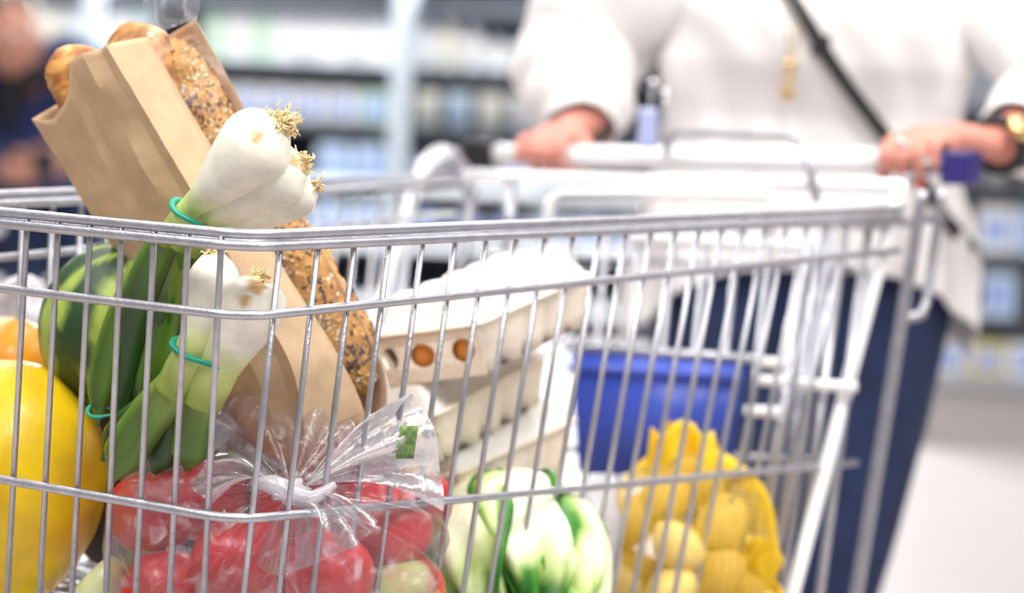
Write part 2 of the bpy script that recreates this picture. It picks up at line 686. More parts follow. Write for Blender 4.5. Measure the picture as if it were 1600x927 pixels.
# posts and arms at the near rear corner
wire([P(1409, 283, 2.43), P(1392, 345, 2.42), P(1330, 580, 2.36), P(1238, 930, 2.27), P(1205, 1050, 2.24)], 0.0078, 'frame_post',
     'white_plastic')
wire([P(1443, 297, 2.46), P(1440, 312, 2.46), P(1376, 700, 2.44), P(1338, 930, 2.42), P(1315, 1060, 2.41)], 0.0072, 'frame_post')
wire([P(1472, 296, 2.50), P(1470, 312, 2.50), P(1448, 470, 2.50), P(1440, 492, 2.49), P(1418, 497, 2.47)], 0.0055, 'seat_hook')
wire([P(1240, 352, 2.30), P(1330, 350, 2.38), P(1392, 350, 2.43)], [0.0035, 0.0075, 0.0078], 'corner_bracket', 'white_plastic')
wire([P(1380, 352, 2.43), P(1475, 340, 2.52)], 0.005, 'corner_bracket')
# far rear post
wire([P(664, 250, 2.72), P(648, 300, 2.70), P(595, 470, 2.62), P(520, 700, 2.52)], 0.0085, 'frame_post', 'white_plastic')
wire([P(720, 268, 2.78), P(735, 300, 2.78), P(726, 380, 2.76), P(690, 560, 2.7)], 0.0085, 'frame_post')
mb = MB()
mb.tube(catmull([P(655, 278, 2.74), P(690, 250, 2.78), (P(722, 268, 2.8))], 8), [0.012, 0.02, 0.014], 10)
mb.build('corner_bracket', M['steel'], cart)
# handle
HR = P(1492, 256, 2.58)
def on_handle(px, py, dy=0.0):
    return hit(px, py, HR + ax * dy, ax)
HL = on_handle(752, 241)
hd = (HL - HR).normalized()
HRAD = 0.0150
b0 = on_handle(778, 243); b1 = on_handle(1402, 252)
mb = MB()
mb.tube([b0, b0.lerp(b1, 0.3), b0.lerp(b1, 0.6), b1 + (b1 - b0) * 0.02], HRAD, 20)
mb.build('handle_bar', M['white_plastic'], cart)
wire([on_handle(1395, 290, -0.03), on_handle(1440, 270), on_handle(1492, 252)], 0.0085, 'handle_arm')
mb = MB()
cc = on_handle(1502, 262, 0.0)
mb.box(cc, (0.018, 0.026, 0.020), axes=(hd, V((-hd.y, hd.x, 0)), V((0, 0, 1))), bev=0.004)
lock = mb.build('coin_lock', M['navy_plastic'], cart)
lock['label'] = 'dark blue coin lock block'
mb = MB()
mb.box(cc + hd * 0.0 - V((-hd.y, hd.x, 0)) * 0.0275, (0.008, 0.0025, 0.002), axes=(hd, V((-hd.y, hd.x, 0)), V((0, 0, 1))))
mb.build('coin_slot', M['steel'], lock)
mb = MB()
mb.box(on_handle(752, 242), (0.020, 0.022, 0.020), axes=(hd, V((-hd.y, hd.x, 0)), V((0, 0, 1))), bev=0.005)
mb.build('handle_cap', M['black_plastic'], cart)
mb = MB(); mb.tube([on_handle(775, 242), on_handle(790, 236)], 0.012, 12); mb.build('handle_collar', M['white_plastic'], cart)
wire([P(735, 274, 2.76), P(800, 277, 2.72), P(1100, 286, 2.58), P(1400, 291, 2.45)], 0.0085, 'rear_bar', 'white_plastic')
# child seat loops
wire([P(1040, 245, 2.62), P(1047, 212, 2.62), P(1060, 206, 2.61), P(1235, 213, 2.52), P(1256, 222, 2.51), P(1262, 245, 2.50),
      P(1276, 315, 2.48)], 0.0052, 'seat_loop', n=10)
wire([P(848, 385, 2.60), P(860, 318, 2.60), P(876, 301, 2.6), P(1000, 302, 2.55), P(1195, 306, 2.46), P(1213, 313, 2.45),
      P(1220, 350, 2.45)], 0.0066, 'seat_loop', 'white_plastic', n=10)
wire([P(985, 373, 2.53), P(1290, 386, 2.42)], 0.0072, 'seat_bar', 'white_plastic')
wire([P(798, 278, 2.72), P(793, 400, 2.69)], 0.008, 'seat_bar')
# tag clip beside the woman's sleeve
clipm = MB()
clipm.box(P(1012, 200, 2.70), (0.012, 0.010, 0.025), bev=0.004)
clip = clipm.build('seat_buckle', mat('pale_blue_plastic', (0.40, 0.45, 0.70), 0.3), cart)
for (x, y) in ((1021, 130), (1040, 145)):
    mb = MB(); mb.ball(P(x, y, 2.70), 0.0055, nu=12, nv=8); mb.build('rivet', M['silver'], clip)
mb = MB(); mb.tube([P(1012, 185, 2.70), P(1021, 130, 2.70), P(1040, 145, 2.70), P(1030, 225, 2.69)], 0.003, 8)
mb.build('buckle_wire', M['steel'], clip)
# chassis and castors below the picture
zb = 0.15
corners = [C0 + ax * 0.16, F0 + ax * 0.16, FR - ax * 0.02, R0 - ax * 0.02]
corners = [V((p.x, p.y, zb)) for p in corners]
for a, b in ((0, 3), (1, 2), (0, 1), (2, 3)):
    wire([corners[a], corners[b]], 0.011, 'chassis_tube', n=10)
wire([P(1205, 1050, 2.24), V((corners[3].x, corners[3].y, zb)) - ax * 0.05], 0.0085, 'chassis_leg', n=10)
wire([P(520, 700, 2.52), V((corners[2].x, corners[2].y, zb)) - ax * 0.05], 0.0085, 'chassis_leg', n=10)
for s, cn in ((0.1, 0), (0.9, 1)):
    top = C0.lerp(F0, s) - V((0, 0, DBF + 0.01)) + ax * 0.30
    wire([top, corners[cn] + ax * 0.02], 0.0085, 'chassis_leg', n=10)
for p in corners:
    mb = MB(); mb.tube([V((p.x, p.y, zb)), V((p.x, p.y, 0.06))], 0.010, 8)
    cst = mb.build('castor', M['steel'], cart)
    mb = MB(); mb.tube([V((p.x, p.y, 0.051)) + df * 0.014, V((p.x, p.y, 0.051)) - df * 0.014], 0.051, 20)
    mb.build('wheel', M['rubber'], cst)

# ------------------------------------------------------------------ bread bag
LV = [  # A, B, C, D, E as pixels down the bag
    ((50, 186), (106, 101), (167, 71), (232, 58), (305, 30)),
    ((98, 262), (158, 215), (230, 178), (288, 158), (360, 128)),
    ((150, 346), (215, 330), (312, 318), (362, 282), (424, 250)),
    ((232, 470), (275, 470), (388, 452), (446, 425), (500, 385)),
    ((318, 590), (350, 590), (455, 570), (524, 548), (572, 515)),
    ((378, 672), (400, 690), (480, 690), (570, 650), (604, 602)),
    ((432, 722), (446, 731), (492, 738), (560, 716), (596, 676)),
]
BY = dict(A=1.85, B=1.795, C=1.758, D=1.80, E=1.845)
back_y = 1.905


def bag_level(s):
    """six corner points of the bag's section, s = 0 at the mouth, 1 at the bottom"""
    out = []
    squash = 1 - 0.75 * sstep(0.80, 1.0, s)
    for j, key in enumerate('ABCDE'):
        pts = [V((l[j][0], l[j][1], 0)) for l in LV]
        q = lerpc(pts, s)
        Y = 1.845 + (BY[key] - 1.845) * squash
        out.append(P(q.x, q.y, Y))
    a, e = out[0], out[4]
    Yb = 1.85 + (back_y - 1.85) * squash
    for f in (0.66, 0.33):
        m = a.lerp(e, f)
        out.append(V((m.x * Yb / m.y, Yb, ZC + (m.z - ZC) * Yb / m.y)))
    return out


def lerpc(pts, s):
    m = len(pts) - 1
    t = max(0, min(1, s)) * m
    k = min(int(t), m - 1)
    f = t - k
    p0 = pts[max(0, k - 1)]; p1 = pts[k]; p2 = pts[k + 1]; p3 = pts[min(m, k + 2)]
    return 0.5 * ((2 * p1) + (p2 - p0) * f + (2 * p0 - 5 * p1 + 4 * p2 - p3) * f * f + (3 * p1 - p0 - 3 * p2 + p3) * f ** 3)


NS = 44
SEG = 6
paper = MB()
film = MB()
rows = []
for i in range(NS + 1):
    s = i / NS
    L = bag_level(s)
    L2_ = bag_level(min(1, s + 0.13))
    ring = []
    n = len(L)
    for j in range(n):
        a, b = L[j], L[(j + 1) % n]
        for q in range(SEG):
            f = q / SEG
            p = a.lerp(b, f)
            # soft crumple that dies away at the folds
            am = math.sin(PI * f)
            nz = noise.noise(p * 26) * 0.006 * am + noise.noise(p * 70) * 0.0014
            bul = 0.004 * am if j in (1, 2) else 0.0
            if j == 1:
                bul += 0.007 * (1 - abs(2 * f - 1)) - 0.004
            if j == 2:
                bul += 0.002
            if j == 0 and s < 0.3:
                p = p + (L2_[0].lerp(L2_[1], f) - p) * (1 - s / 0.3) * min(1.0, f * 4) * min(1.0, (1 - f) * 5) * 0.42
            ring.append(p + V((-0.3, -1, 0.1)) * (nz + bul * (1 - s * 0.5)))
    rows.append(ring)
N = len(rows[0])
pv = [[None] * N for _ in rows]
fv = [[None] * N for _ in rows]
win = set(range(3 * SEG, 4 * SEG))       # D to E is the clear window
for i in range(NS):
    for k in range(N):
        k2 = (k + 1) % N
        isf = k in win and i < NS - 3
        tgt, mbx = (fv, film) if isf else (pv, paper)
        vs = []
        for (ii, kk) in ((i, k), (i, k2), (i + 1, k2), (i + 1, k)):
            if tgt[ii][kk] is None:
                tgt[ii][kk] = mbx.bm.verts.new(rows[ii][kk])
            vs.append(tgt[ii][kk])
        mbx.face(vs)
paper.face([pv[NS][k] for k in range(N)])
bag = paper.build('bread_bag', M['paper'], loc=rows[NS][0], thick=0.0006)
bag.data.set_sharp_from_angle(angle=math.radians(17))
tag(bag, 'brown kraft paper bread bag with a clear window, leaning over the cart rim', 'paper bag')
# film runs on above the mouth of the bag
top = [rows[0][k] for k in range(3 * SEG, 4 * SEG + 1)]
fw = film.build('film_window', M['film_window'], bag)
fw['label'] = 'clear film strip showing the seeded loaf'
film = MB()
prev = [film.bm.verts.new(p) for p in top]
for lev in range(1, 6):
    cur = []
    for q, p in enumerate(top):
        f = q / SEG
        tgt = P(222 + 92 * f, 40 - 11 * lev + (8 * math.sin(q * 2.1)), p.y + 0.006 * math.sin(q * 1.7 + lev))
        cur.append(film.bm.verts.new(p.lerp(tgt, min(1, lev / 4)) if lev < 5 else tgt))
    for q in range(SEG):
        film.face([prev[q], prev[q + 1], cur[q + 1], cur[q]])
    prev = cur
ff = film.build('film_flap', film_mat('flap_film', 0.10, 0.5, 0.05, tint=(0.93, 0.95, 1.0), scale=40, streak=0.4), bag)
ff['label'] = 'crumpled film end above the mouth'


def loaf(name, pxs, Y, rads, m, label, group=None, squash=1.0, colour=None):
    pts = catmull([P(x, y, yy) for (x, y), yy in zip(pxs, Y)], 40)
    n = 18
    mb = MB()
    rr = [lerpl(rads, i / 40) for i in range(41)]
    fr = frames(pts, V((0, -1, 0)))
    rings = []
    for i, p in enumerate(pts):
        t, a, b = fr[i]
        e = min(1.0, math.sqrt(max(0.0, 1 - (1 - min(i, 40 - i) / 5.0) ** 2)) if min(i, 40 - i) < 5 else 1.0)
        r = rr[i] * max(0.12, e)
        ring = []
        for k in range(n):
            an = 2 * PI * k / n
            d = a * math.cos(an) * squash + b * math.sin(an)
            q = p + d * r
            q += d * (noise.noise(q * 45) * 0.005 + abs(noise.noise(q * 120)) * 0.003)
            ring.append(mb.bm.verts.new(q))
        rings.append(ring)
    for i in range(40):
        for k in range(n):
            mb.face([rings[i][k], rings[i][(k + 1) % n], rings[i + 1][(k + 1) % n], rings[i + 1][k]])
    mb.face(rings[0]); mb.face(rings[-1])
    surf = [[v.co.copy() for v in r] for r in rings]
    o = mb.build(name, m, loc=pts[-1])
    tag(o, label, 'bread', group)
    if colour:
        paint(o, colour)
    return o, surf, pts


sl, surf, spts = loaf('seeded_loaf', [(266, 62), (314, 165), (380, 275), (460, 405), (534, 530), (573, 615)],
                      [1.862, 1.862, 1.862, 1.862, 1.862, 1.852], [0.024, 0.027, 0.028, 0.028, 0.026, 0.018], M['seedbread'],
                      'long loaf crusted with seeds, seen through the window of the paper bag')
sd = MB()
for q in range(2600):
    i = random.randint(1, 38); k = random.randrange(18)
    a = surf[i][k]; b = surf[i][(k + 1) % 18]; c = surf[i + 1][k]
    u, v = random.random(), random.random()
    p = a + (b - a) * u + (c - a) * v
    nrm = (p - spts[i]).normalized()
    if nrm.y > 0.35:
        continue
    t1 = nrm.orthogonal().normalized()
    t1 = Matrix.Rotation(random.random() * 6.28, 3, nrm) @ t1
    t2 = nrm.cross(t1)
    cl = noise.noise(p * 40) + random.uniform(-.35, .35)
    sd.mi = 0 if cl > 0.02 else (1 if cl > -0.34 else 2)
    l, wd, h = random.uniform(.0022, .0042), random.uniform(.0011, .002), 0.0012
    vs = [sd.bm.verts.new(p + t1 * l), sd.bm.verts.new(p + t2 * wd), sd.bm.verts.new(p - t1 * l), sd.bm.verts.new(p - t2 * wd),
          sd.bm.verts.new(p + nrm * h)]
    for z in range(4):
        sd.face([vs[z], vs[(z + 1) % 4], vs[4]])
so = sd.build('seeds', [M['seed_dark'], M['seed_gold'], M['seed_pale']], sl, fixn=False)
so['kind'] = 'stuff'


def crustcol(base, light):
    def f(p, i):
        n = noise.noise(p * 75) * 0.6 + noise.noise(p * 190) * 0.4 + 0.5
        c = mixc(tuple(x * 0.45 for x in base), base, sstep(0.2, 0.5, n))
        return mixc(c, light, sstep(0.5, 0.8, n))
    return f


loaf('crusty_baguette', [(112, 72), (124, 130), (168, 225), (222, 320), (280, 420)], [1.845, 1.855, 1.862, 1.866, 1.868],
     [0.020, 0.026, 0.024, 0.022, 0.018], M['crust'], 'brown crusty baguette end sticking out at the left of the paper bag',
     'baguettes in the paper bag', colour=crustcol((0.42, 0.15, 0.025), (0.72, 0.38, 0.11)))
loaf('crusty_baguette', [(196, 36), (232, 120), (285, 230), (340, 340), (390, 450)], [1.85, 1.855, 1.86, 1.865, 1.865],
     [0.024, 0.030, 0.030, 0.027, 0.02], M['crust'], 'pale crusty baguette end rising highest above the mouth of the paper bag',
     'baguettes in the paper bag', colour=crustcol((0.50, 0.20, 0.04), (0.86, 0.60, 0.30)))


# ------------------------------------------------------------------ spring onions
WHITE = (0.88, 0.84, 0.72)
PALE = (0.62, 0.70, 0.22)
LEAFP = (0.27, 0.37, 0.05)
MIDG = (0.095, 0.21, 0.014)
DARKG = (0.022, 0.085, 0.008)


def onion(label, bulb_px, stem_px, leaves, rb, rs, group, bw=0.55, tuft=0.6, scars=()):
    """bulb_px: path from root tip to neck; stem_px: neck to split; leaves: list of (path, width, colour)"""
    pts = [P(*q) for q in bulb_px + stem_px]
    nb = len(bulb_px)
    t = empty('spring_onion', pts[-1], label, 'spring onion', group)
    sp = catmull(pts, 60)
    split = nb / (len(pts) - 1)
    rr = []
    for i in range(61):
        s = i / 60
        if s < split:
            x = s / split
            r = rb * (0.45 + 0.55 * math.sin(min(1, x / 0.36) * PI / 2)) if x < 0.36 else rs + (rb - rs) * (
                1 - sstep(0.36, 1.0, x))
        else:
            r = rs * (1 - 0.12 * sstep(0.3, 1.0, (s - split) / (1 - split)))
        rr.append(r)
    mb = MB()
    mb.tube(sp, rr, 26)
    o = mb.build('bulb', M['onion'], t)

    def colf(p, i):
        j = min(range(61), key=lambda q: (sp[q] - p).length_squared)
        s = j / 60
        c = mixc(WHITE, PALE, sstep(bw, bw + 0.25, s + 0.05 * noise.noise(p * 60)))
        c = mixc(c, LEAFP, sstep(bw + 0.22, 1.0, s))
        st = 0.5 + 0.5 * noise.noise(V((p.x * 260, p.y * 260, p.z * 18)))
        c = mixc(c, tuple(x * 0.82 for x in c), st)
        for (sx_, sy_, sr_) in scars:
            q = P(sx_, sy_, p.y)
            c = mixc(c, (0.55, 0.33, 0.12), (1 - sstep(sr_ * 0.6, sr_, (q - p).length)) * (p.y < pts[1].y + 0.004))
        return c
    paint(o, colf)
    # root plate and tuft
    base = sp[0]
    ax0 = (sp[0] - sp[2]).normalized()
    mb = MB()
    mb.ball(base - ax0 * 0.002, (rb * 0.36, rb * 0.36, rb * 0.22), axes=(ax0.orthogonal().normalized(),
            ax0.cross(ax0.orthogonal()).normalized(), ax0), nu=12, nv=6)
    for q in range(int(90 * tuft)):
        rv = lambda: V((random.uniform(-1, 1), random.uniform(-1, 1), random.uniform(-1, 1)))
        b1 = base + rv() * rb * 0.22
        d = (ax0 * 0.8 + rv() * 1.1).normalized()
        p1 = b1 + d * random.uniform(0.003, 0.008) * tuft
        p2 = p1 + (d * 0.3 + rv()).normalized() * random.uniform(.003, .006) * tuft
        p3 = p2 + rv().normalized() * random.uniform(.002, .005) * tuft
        mb.tube([b1, p1, p2, p3], [0.0009, 0.0008, 0.0007, 0.0005], 4)
    rt = mb.build('root_tuft', M['root'], t)
    rt['kind'] = 'stuff'
    for (path, wd, c0, c1) in leaves:
        pp = catmull([P(*q) for q in path], 26)
        mb = MB()
        rads = [wd * (0.92 + 0.08 * sstep(0, 9, i)) * (1 - 0.8 * sstep(0.75, 1.0, i / 26)) for i in range(27)]
        mb.tube(pp, rads, 12, flat=0.5, up=V((0.15, -1, 0.1)))
        l = mb.build('leaf', M['onion'], t)
        n_ = len(l.data.vertices)

        def lc(p, i, pp=pp, c0=c0, c1=c1):
            s = (i // 12) / 26
            st = 0.5 + 0.5 * math.sin(i % 12 * 2.1)
            c = mixc(c0, c1, sstep(0, 0.55, s))
            return mixc(c, tuple(x * 0.42 for x in c), st * 0.8)
        paint(l, lc)
    return t


G1 = 'spring onions of the upper bunch'
onion('white spring onion bulb with bushy roots, highest of the upper bunch',
      [(436, 196, 1.662), (414, 214, 1.665), (382, 246, 1.67), (338, 290, 1.682)], [(300, 325, 1.70), (255, 376, 1.715)],
      [([(262, 368, 1.714), (236, 420, 1.725), (212, 490, 1.74), (197, 575, 1.755), (178, 690, 1.76)], 0.0145, MIDG, DARKG),
       ([(275, 360, 1.715), (272, 420, 1.73), (258, 500, 1.745), (238, 590, 1.75), (215, 640, 1.755)], 0.0130, LEAFP, MIDG)],
      0.0295, 0.0105, G1, tuft=1.25, scars=[(402, 213, 0.007)])
onion('white spring onion bulb with a tan root plate, in the middle of the upper bunch',
      [(470, 256, 1.683), (448, 266, 1.685), (410, 288, 1.69), (360, 318, 1.698)], [(312, 344, 1.705), (276, 384, 1.715)],
      [([(282, 376, 1.72), (264, 440, 1.735), (247, 520, 1.748), (228, 600, 1.758), (222, 660, 1.76)], 0.0140, MIDG, DARKG),
       ([(250, 385, 1.73), (212, 440, 1.74), (178, 520, 1.745), (158, 600, 1.75), (152, 665, 1.755)], 0.0110, LEAFP, MIDG)],
      0.0260, 0.0100, G1, tuft=0.7, scars=[(462, 250, 0.007)])
onion('small spring onion bulb with a peeling flake, lowest of the upper bunch',
      [(490, 292, 1.70), (472, 300, 1.70), (434, 318, 1.705), (380, 340, 1.71)], [(326, 360, 1.715), (295, 392, 1.725)],
      [([(298, 390, 1.735), (292, 450, 1.745), (276, 540, 1.755), (262, 640, 1.76), (255, 690, 1.765)], 0.0125, MIDG, DARKG)],
      0.0185, 0.0095, G1, tuft=0.5)
o = bpy.data.objects['spring_onion.002']
mb = MB()
mb.grid(lambda u, v: P(470 + 36 * u, 318 - 46 * u * u - 10 * v + 18 * v * u - 6, 1.690 + 0.012 * math.sin(PI * v) - 0.004 * u), 8, 5)
fl = mb.build('skin_flake', M['onion'], o, thick=0.0006)
paint(fl, lambda p, i: (0.88, 0.82, 0.62))
G2 = 'spring onions of the lower bunch'
onion('thick white spring onion on the left of the lower bunch, its root behind the rim',
      [(334, 398, 1.675), (334, 425, 1.675), (333, 465, 1.675), (322, 510, 1.678)], [(300, 560, 1.682), (268, 612, 1.69)],
      [([(275, 604, 1.69), (238, 645, 1.70), (203, 695, 1.712), (172, 755, 1.72)], 0.0175, LEAFP, MIDG),
       ([(262, 610, 1.70), (226, 640, 1.71), (190, 670, 1.72), (160, 720, 1.73)], 0.0115, LEAFP, DARKG)],
      0.0200, 0.0165, G2, 0.5)
onion('white spring onion with a torn brown root end, right of the lower bunch',
      [(406, 438, 1.662), (400, 456, 1.662), (384, 496, 1.668), (362, 535, 1.674)], [(336, 580, 1.682), (315, 630, 1.69)],
      [([(320, 618, 1.695), (306, 650, 1.70), (298, 695, 1.71), (292, 735, 1.72)], 0.0160, LEAFP, MIDG),
       ([(312, 612, 1.702), (276, 655, 1.715), (255, 705, 1.73), (240, 740, 1.735)], 0.0130, MIDG, DARKG)],
      0.0265, 0.0180, G2, 0.5, scars=[(402, 446, 0.009), (382, 470, 0.006)])


def band(label, c, axis, r, squash, w=0.003):
    a = axis.normalized()
    u = (V((0, -1, 0)) - a * V((0, -1, 0)).dot(a)).normalized()
    v = a.cross(u)
    pts = [c + u * r * squash * math.cos(x * 2 * PI / 28) + v * r * math.sin(x * 2 * PI / 28)
           + a * 0.003 * math.sin(x * 4 * PI / 28) for x in range(28)]
    mb = MB(); mb.tube(pts, w, 8, closed=True, flat=0.7)
    return tag(mb.build('rubber_band', M['teal'], loc=c), label, 'rubber band', 'green bands round the onions')


band('green rubber band tied round the upper bunch of spring onions, just above the rim', P(298, 340, 1.7035),
     P(330, 305, 1.7) - P(265, 372, 1.7), 0.0185, 0.95, 0.0030)
band('green rubber band round the lower bunch of spring onions, below the second wire', P(319, 560, 1.680),
     P(350, 505, 1.68) - P(290, 610, 1.68), 0.0275, 0.72, 0.0030)
band('thin green rubber band low on the onion leaves beside the yellow melon', P(168, 645, 1.748),
     P(180, 600, 1.745) - P(165, 690, 1.75), 0.016, 0.7, 0.0018)

# ------------------------------------------------------------------ melons and other fruit
wm = P(196, 512, 1.875)
mb = MB()
ax_w = (V((0.25, -0.3, 0.92)).normalized(),)
za = V((0.12, -0.35, 0.93)).normalized(); xa = za.orthogonal().normalized(); ya = za.cross(xa)
mb.ball(wm, (0.074, 0.074, 0.076), axes=(xa, ya, za), nu=48, nv=30)
o = mb.build('watermelon', M['rind'], loc=wm - V((0, 0, 0.075)))
tag(o, 'dark green striped watermelon behind the onion leaves, above the yellow melon', 'watermelon')


def wmc(p, i):
    d = (p - wm)
    an = math.atan2(d.dot(ya), d.dot(xa))
    j = noise.noise(p * 38) * 0.5 + noise.noise(p * 90) * 0.3
    s = math.sin(an * 7 + j * 3.2)
    c = mixc((0.012, 0.050, 0.010), (0.30, 0.40, 0.06), sstep(0.15, 0.8, s + noise.noise(p * 120) * 0.5))
    return c


paint(o, wmc)

ym = P(-8, 765, 1.845)
za = V((0.28, -0.12, 0.95)).normalized(); xa = za.orthogonal().normalized(); ya = za.cross(xa)
mb = MB()
mb.ball(ym, (0.092, 0.092, 0.112), axes=(xa, ya, za), nu=48, nv=30,
        fn=lambda d: 1 + 0.006 * math.sin(9 * math.atan2(d.y, d.x)) * (1 - abs(d.z)) + 0.004 * noise.noise(d * 5))
o = mb.build('yellow_melon', M['fruit'], loc=ym - V((0, 0, 0.11)))
tag(o, 'big smooth yellow melon in the left front of the cart', 'melon')
paint(o, lambda p, i: mixc((0.86, 0.58, 0.008), (0.80, 0.46, 0.01), sstep(0.4, 0.8, noise.noise(p * 20) * 0.5 + 0.5)))

og = P(12, 575, 1.975)
mb = MB(); mb.ball(og, (0.046, 0.046, 0.046), nu=28, nv=18)
o = mb.build('orange', M['fruit'], loc=og - V((0, 0, 0.044)))
tag(o, 'round orange behind the yellow melon at the left edge', 'orange')
paint(o, lambda p, i: (0.88, 0.36, 0.012))
# pale packet behind the orange
mb = MB()
pk = P(-12, 500, 2.09)
mb.grid(lambda u, v: pk + V(((u - 0.5) * 0.13, 0.02 * math.sin(u * 9) * math.sin(v * 7), (v - 0.75) * 0.13 + 0.012 * math.sin(u * 11))), 16, 10)
o = mb.build('plastic_packet', M['film_milky'], loc=pk - V((0, 0, 0.09)), thick=0.01)
tag(o, 'crumpled white plastic packet peeping over the orange', 'packet')

# unseen dark filler, added to deepen the shade low behind the fruit
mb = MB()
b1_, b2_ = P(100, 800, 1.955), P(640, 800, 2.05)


def filler_pt(u, v):
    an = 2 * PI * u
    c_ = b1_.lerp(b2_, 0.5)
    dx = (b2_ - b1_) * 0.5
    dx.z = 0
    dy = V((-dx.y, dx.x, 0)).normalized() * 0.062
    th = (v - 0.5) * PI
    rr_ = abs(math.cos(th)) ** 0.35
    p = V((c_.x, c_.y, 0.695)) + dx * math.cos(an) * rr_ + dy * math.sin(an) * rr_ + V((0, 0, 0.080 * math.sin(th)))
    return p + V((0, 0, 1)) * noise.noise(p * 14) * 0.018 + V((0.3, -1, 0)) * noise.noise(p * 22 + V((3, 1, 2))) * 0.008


mb.grid(filler_pt, 60, 24, wrap_u=True)
o = mb.build('shade_filler', mat('shade_filler_dark', (0.035, 0.025, 0.022), 0.9, var=0.2, scale=30), loc=V((b1_.x + 0.15, 2.02, 0.625)))
tag(o, 'added dark filler that deepens the shade behind the melon and the apples', 'shopping bag')

# ------------------------------------------------------------------ apples in a clear bag
APP = [(238, 800, 1.790, 0), (372, 872, 1.735, 0), (262, 925, 1.755, 0), (512, 895, 1.742, 0), (606, 822, 1.80, 0), (625, 925, 1.795, 2),
       (318, 778, 1.845, 0), (455, 800, 1.855, 0), (640, 782, 1.875, 1), (560, 790, 1.885, 0), (440, 935, 1.812, 0), (350, 945, 1.835, 1)]
app_label = ['red apple at the left of the clear bag, against the onion leaves', 'red apple in front of the bag, below the knot',
             'red apple low at the left of the clear bag', 'red apple low in the bag, right below the knot',
             'red apple at the right side of the clear bag', 'green flushed apple at the bottom right of the clear bag',
             'red apple at the top left of the clear bag', 'red apple right behind the knot of the bag',
             'red and green apple under the loose film tail', 'red apple behind the right of the knot',
             'red apple in the bottom middle of the bag', 'half green apple at the bottom behind the front apples']
apple_me = None
for (x, y, Y, kind), lb in zip(APP, app_label):
    c = P(x, y, Y)
    t = empty('apple', c - V((0, 0, 0.034)), lb, 'apple', 'apples in the clear bag')
    az = V((random.uniform(-.5, .5), random.uniform(-.4, .4), 1)).normalized()
    axx = az.orthogonal().normalized(); ayy = az.cross(axx)
    mb = MB()
    mb.ball(c, (0.038, 0.038, 0.035), axes=(axx, ayy, az), nu=28, nv=18,
            fn=lambda d: 1 - 0.28 * math.exp(-((1 - d.z) / 0.06)) - 0.12 * math.exp(-((1 + d.z) / 0.05)))
    o = mb.build('fruit', M['fruit'], t)
    red, alt = (0.60, 0.008, 0.014), [(0.66, 0.07, 0.04), (0.46, 0.46, 0.10), (0.55, 0.60, 0.22)][kind]
    off = random.uniform(0, 6)

    def ac(p, i, c=c, red=red, alt=alt, off=off, kind=kind):
        d = (p - c) * 28
        n = noise.noise(d + V((off, 0, 0))) * 0.5 + 0.5
        thr = (0.55, 0.42, 0.30)[kind]
        return mixc(red, alt, sstep(thr, thr + 0.25, n + noise.noise(d * 5) * 0.1))
    paint(o, ac)
    mb = MB(); mb.tube([c + az * 0.024, c + az * 0.040 + axx * 0.004], 0.0012, 5)
    mb.build('stem', M['root'], t)

KN = P(452, 768, 1.690)
BC = P(428, 852, 1.800)
kd = (KN - BC)
kdl = kd.length
kd.normalize()
kx = V((1, 0, 0)); kx = (kx - kd * kx.dot(kd)).normalized(); ky = kd.cross(kx)
mb = MB()


def bagfn(u, v):
    """u round the knot axis, v from the knot (0) to the far pole (1)"""
    an = 2 * PI * u
    th = PI * v
    d = kd * math.cos(th) + (kx * math.cos(an) + ky * math.sin(an)) * math.sin(th)
    base = BC + V((d.x * 0.140, d.y * 0.118, d.z * 0.122))
    # pull in towards the knot
    k = 1 - sstep(0.0, 0.34, v)
    ridge = (math.sin(an * 11 + 2 * math.sin(an * 3)) + 0.6 * math.sin(an * 23 + 1)) * 0.0075 * math.sin(min(1, v / 0.5) * PI) ** 1
    p = base + d * (ridge * 0.8 + noise.noise(base * 22) * 0.006)
    tip = KN + (kx * math.cos(an) + ky * math.sin(an)) * 0.008
    return p.lerp(tip, k ** 1.4)


mb.grid(bagfn, 120, 44, wrap_u=True)
fb_ = mb.build('apple_bag', M['film'], loc=BC - V((0, 0, 0.12)))
tag(fb_, 'clear plastic bag knotted at the front, full of red apples', 'plastic bag')
mb = MB()
mb.ball(KN, (0.016, 0.011, 0.010), nu=18, nv=12, fn=lambda d: 1 + 0.18 * math.sin(7 * math.atan2(d.z, d.x)) + 0.2 * noise.noise(d * 3))
mb.tube(catmull([KN + V((-0.03, 0.004, 0.004)), KN + V((-0.012, -0.008, 0.006)), KN + V((0.014, -0.008, -0.004)), KN + V((0.035, 0.004, 0.006))], 12),
        [0.003, 0.008, 0.007, 0.003], 10)
mb.build('knot', M['film_tail'], fb_)


def tail(a, bpts, rip, ph, depth=0.0):
    edge = catmull([P(*q) for q in bpts], 40)

    def fn(u, v):
        e = edge[int(round(v * 40))]
        p = a.lerp(e, u)
        rr = math.sin(v * rip * 2 * PI + ph + u * 2) * 0.010 * math.sin(min(1, u * 1.3) * PI * 0.6)
        return p + V((0.2, -1, 0.3)).normalized() * (rr + noise.noise(p * 40) * 0.004 * u) + V((0, 0, 0.012 * math.sin(u * PI)))
    return fn


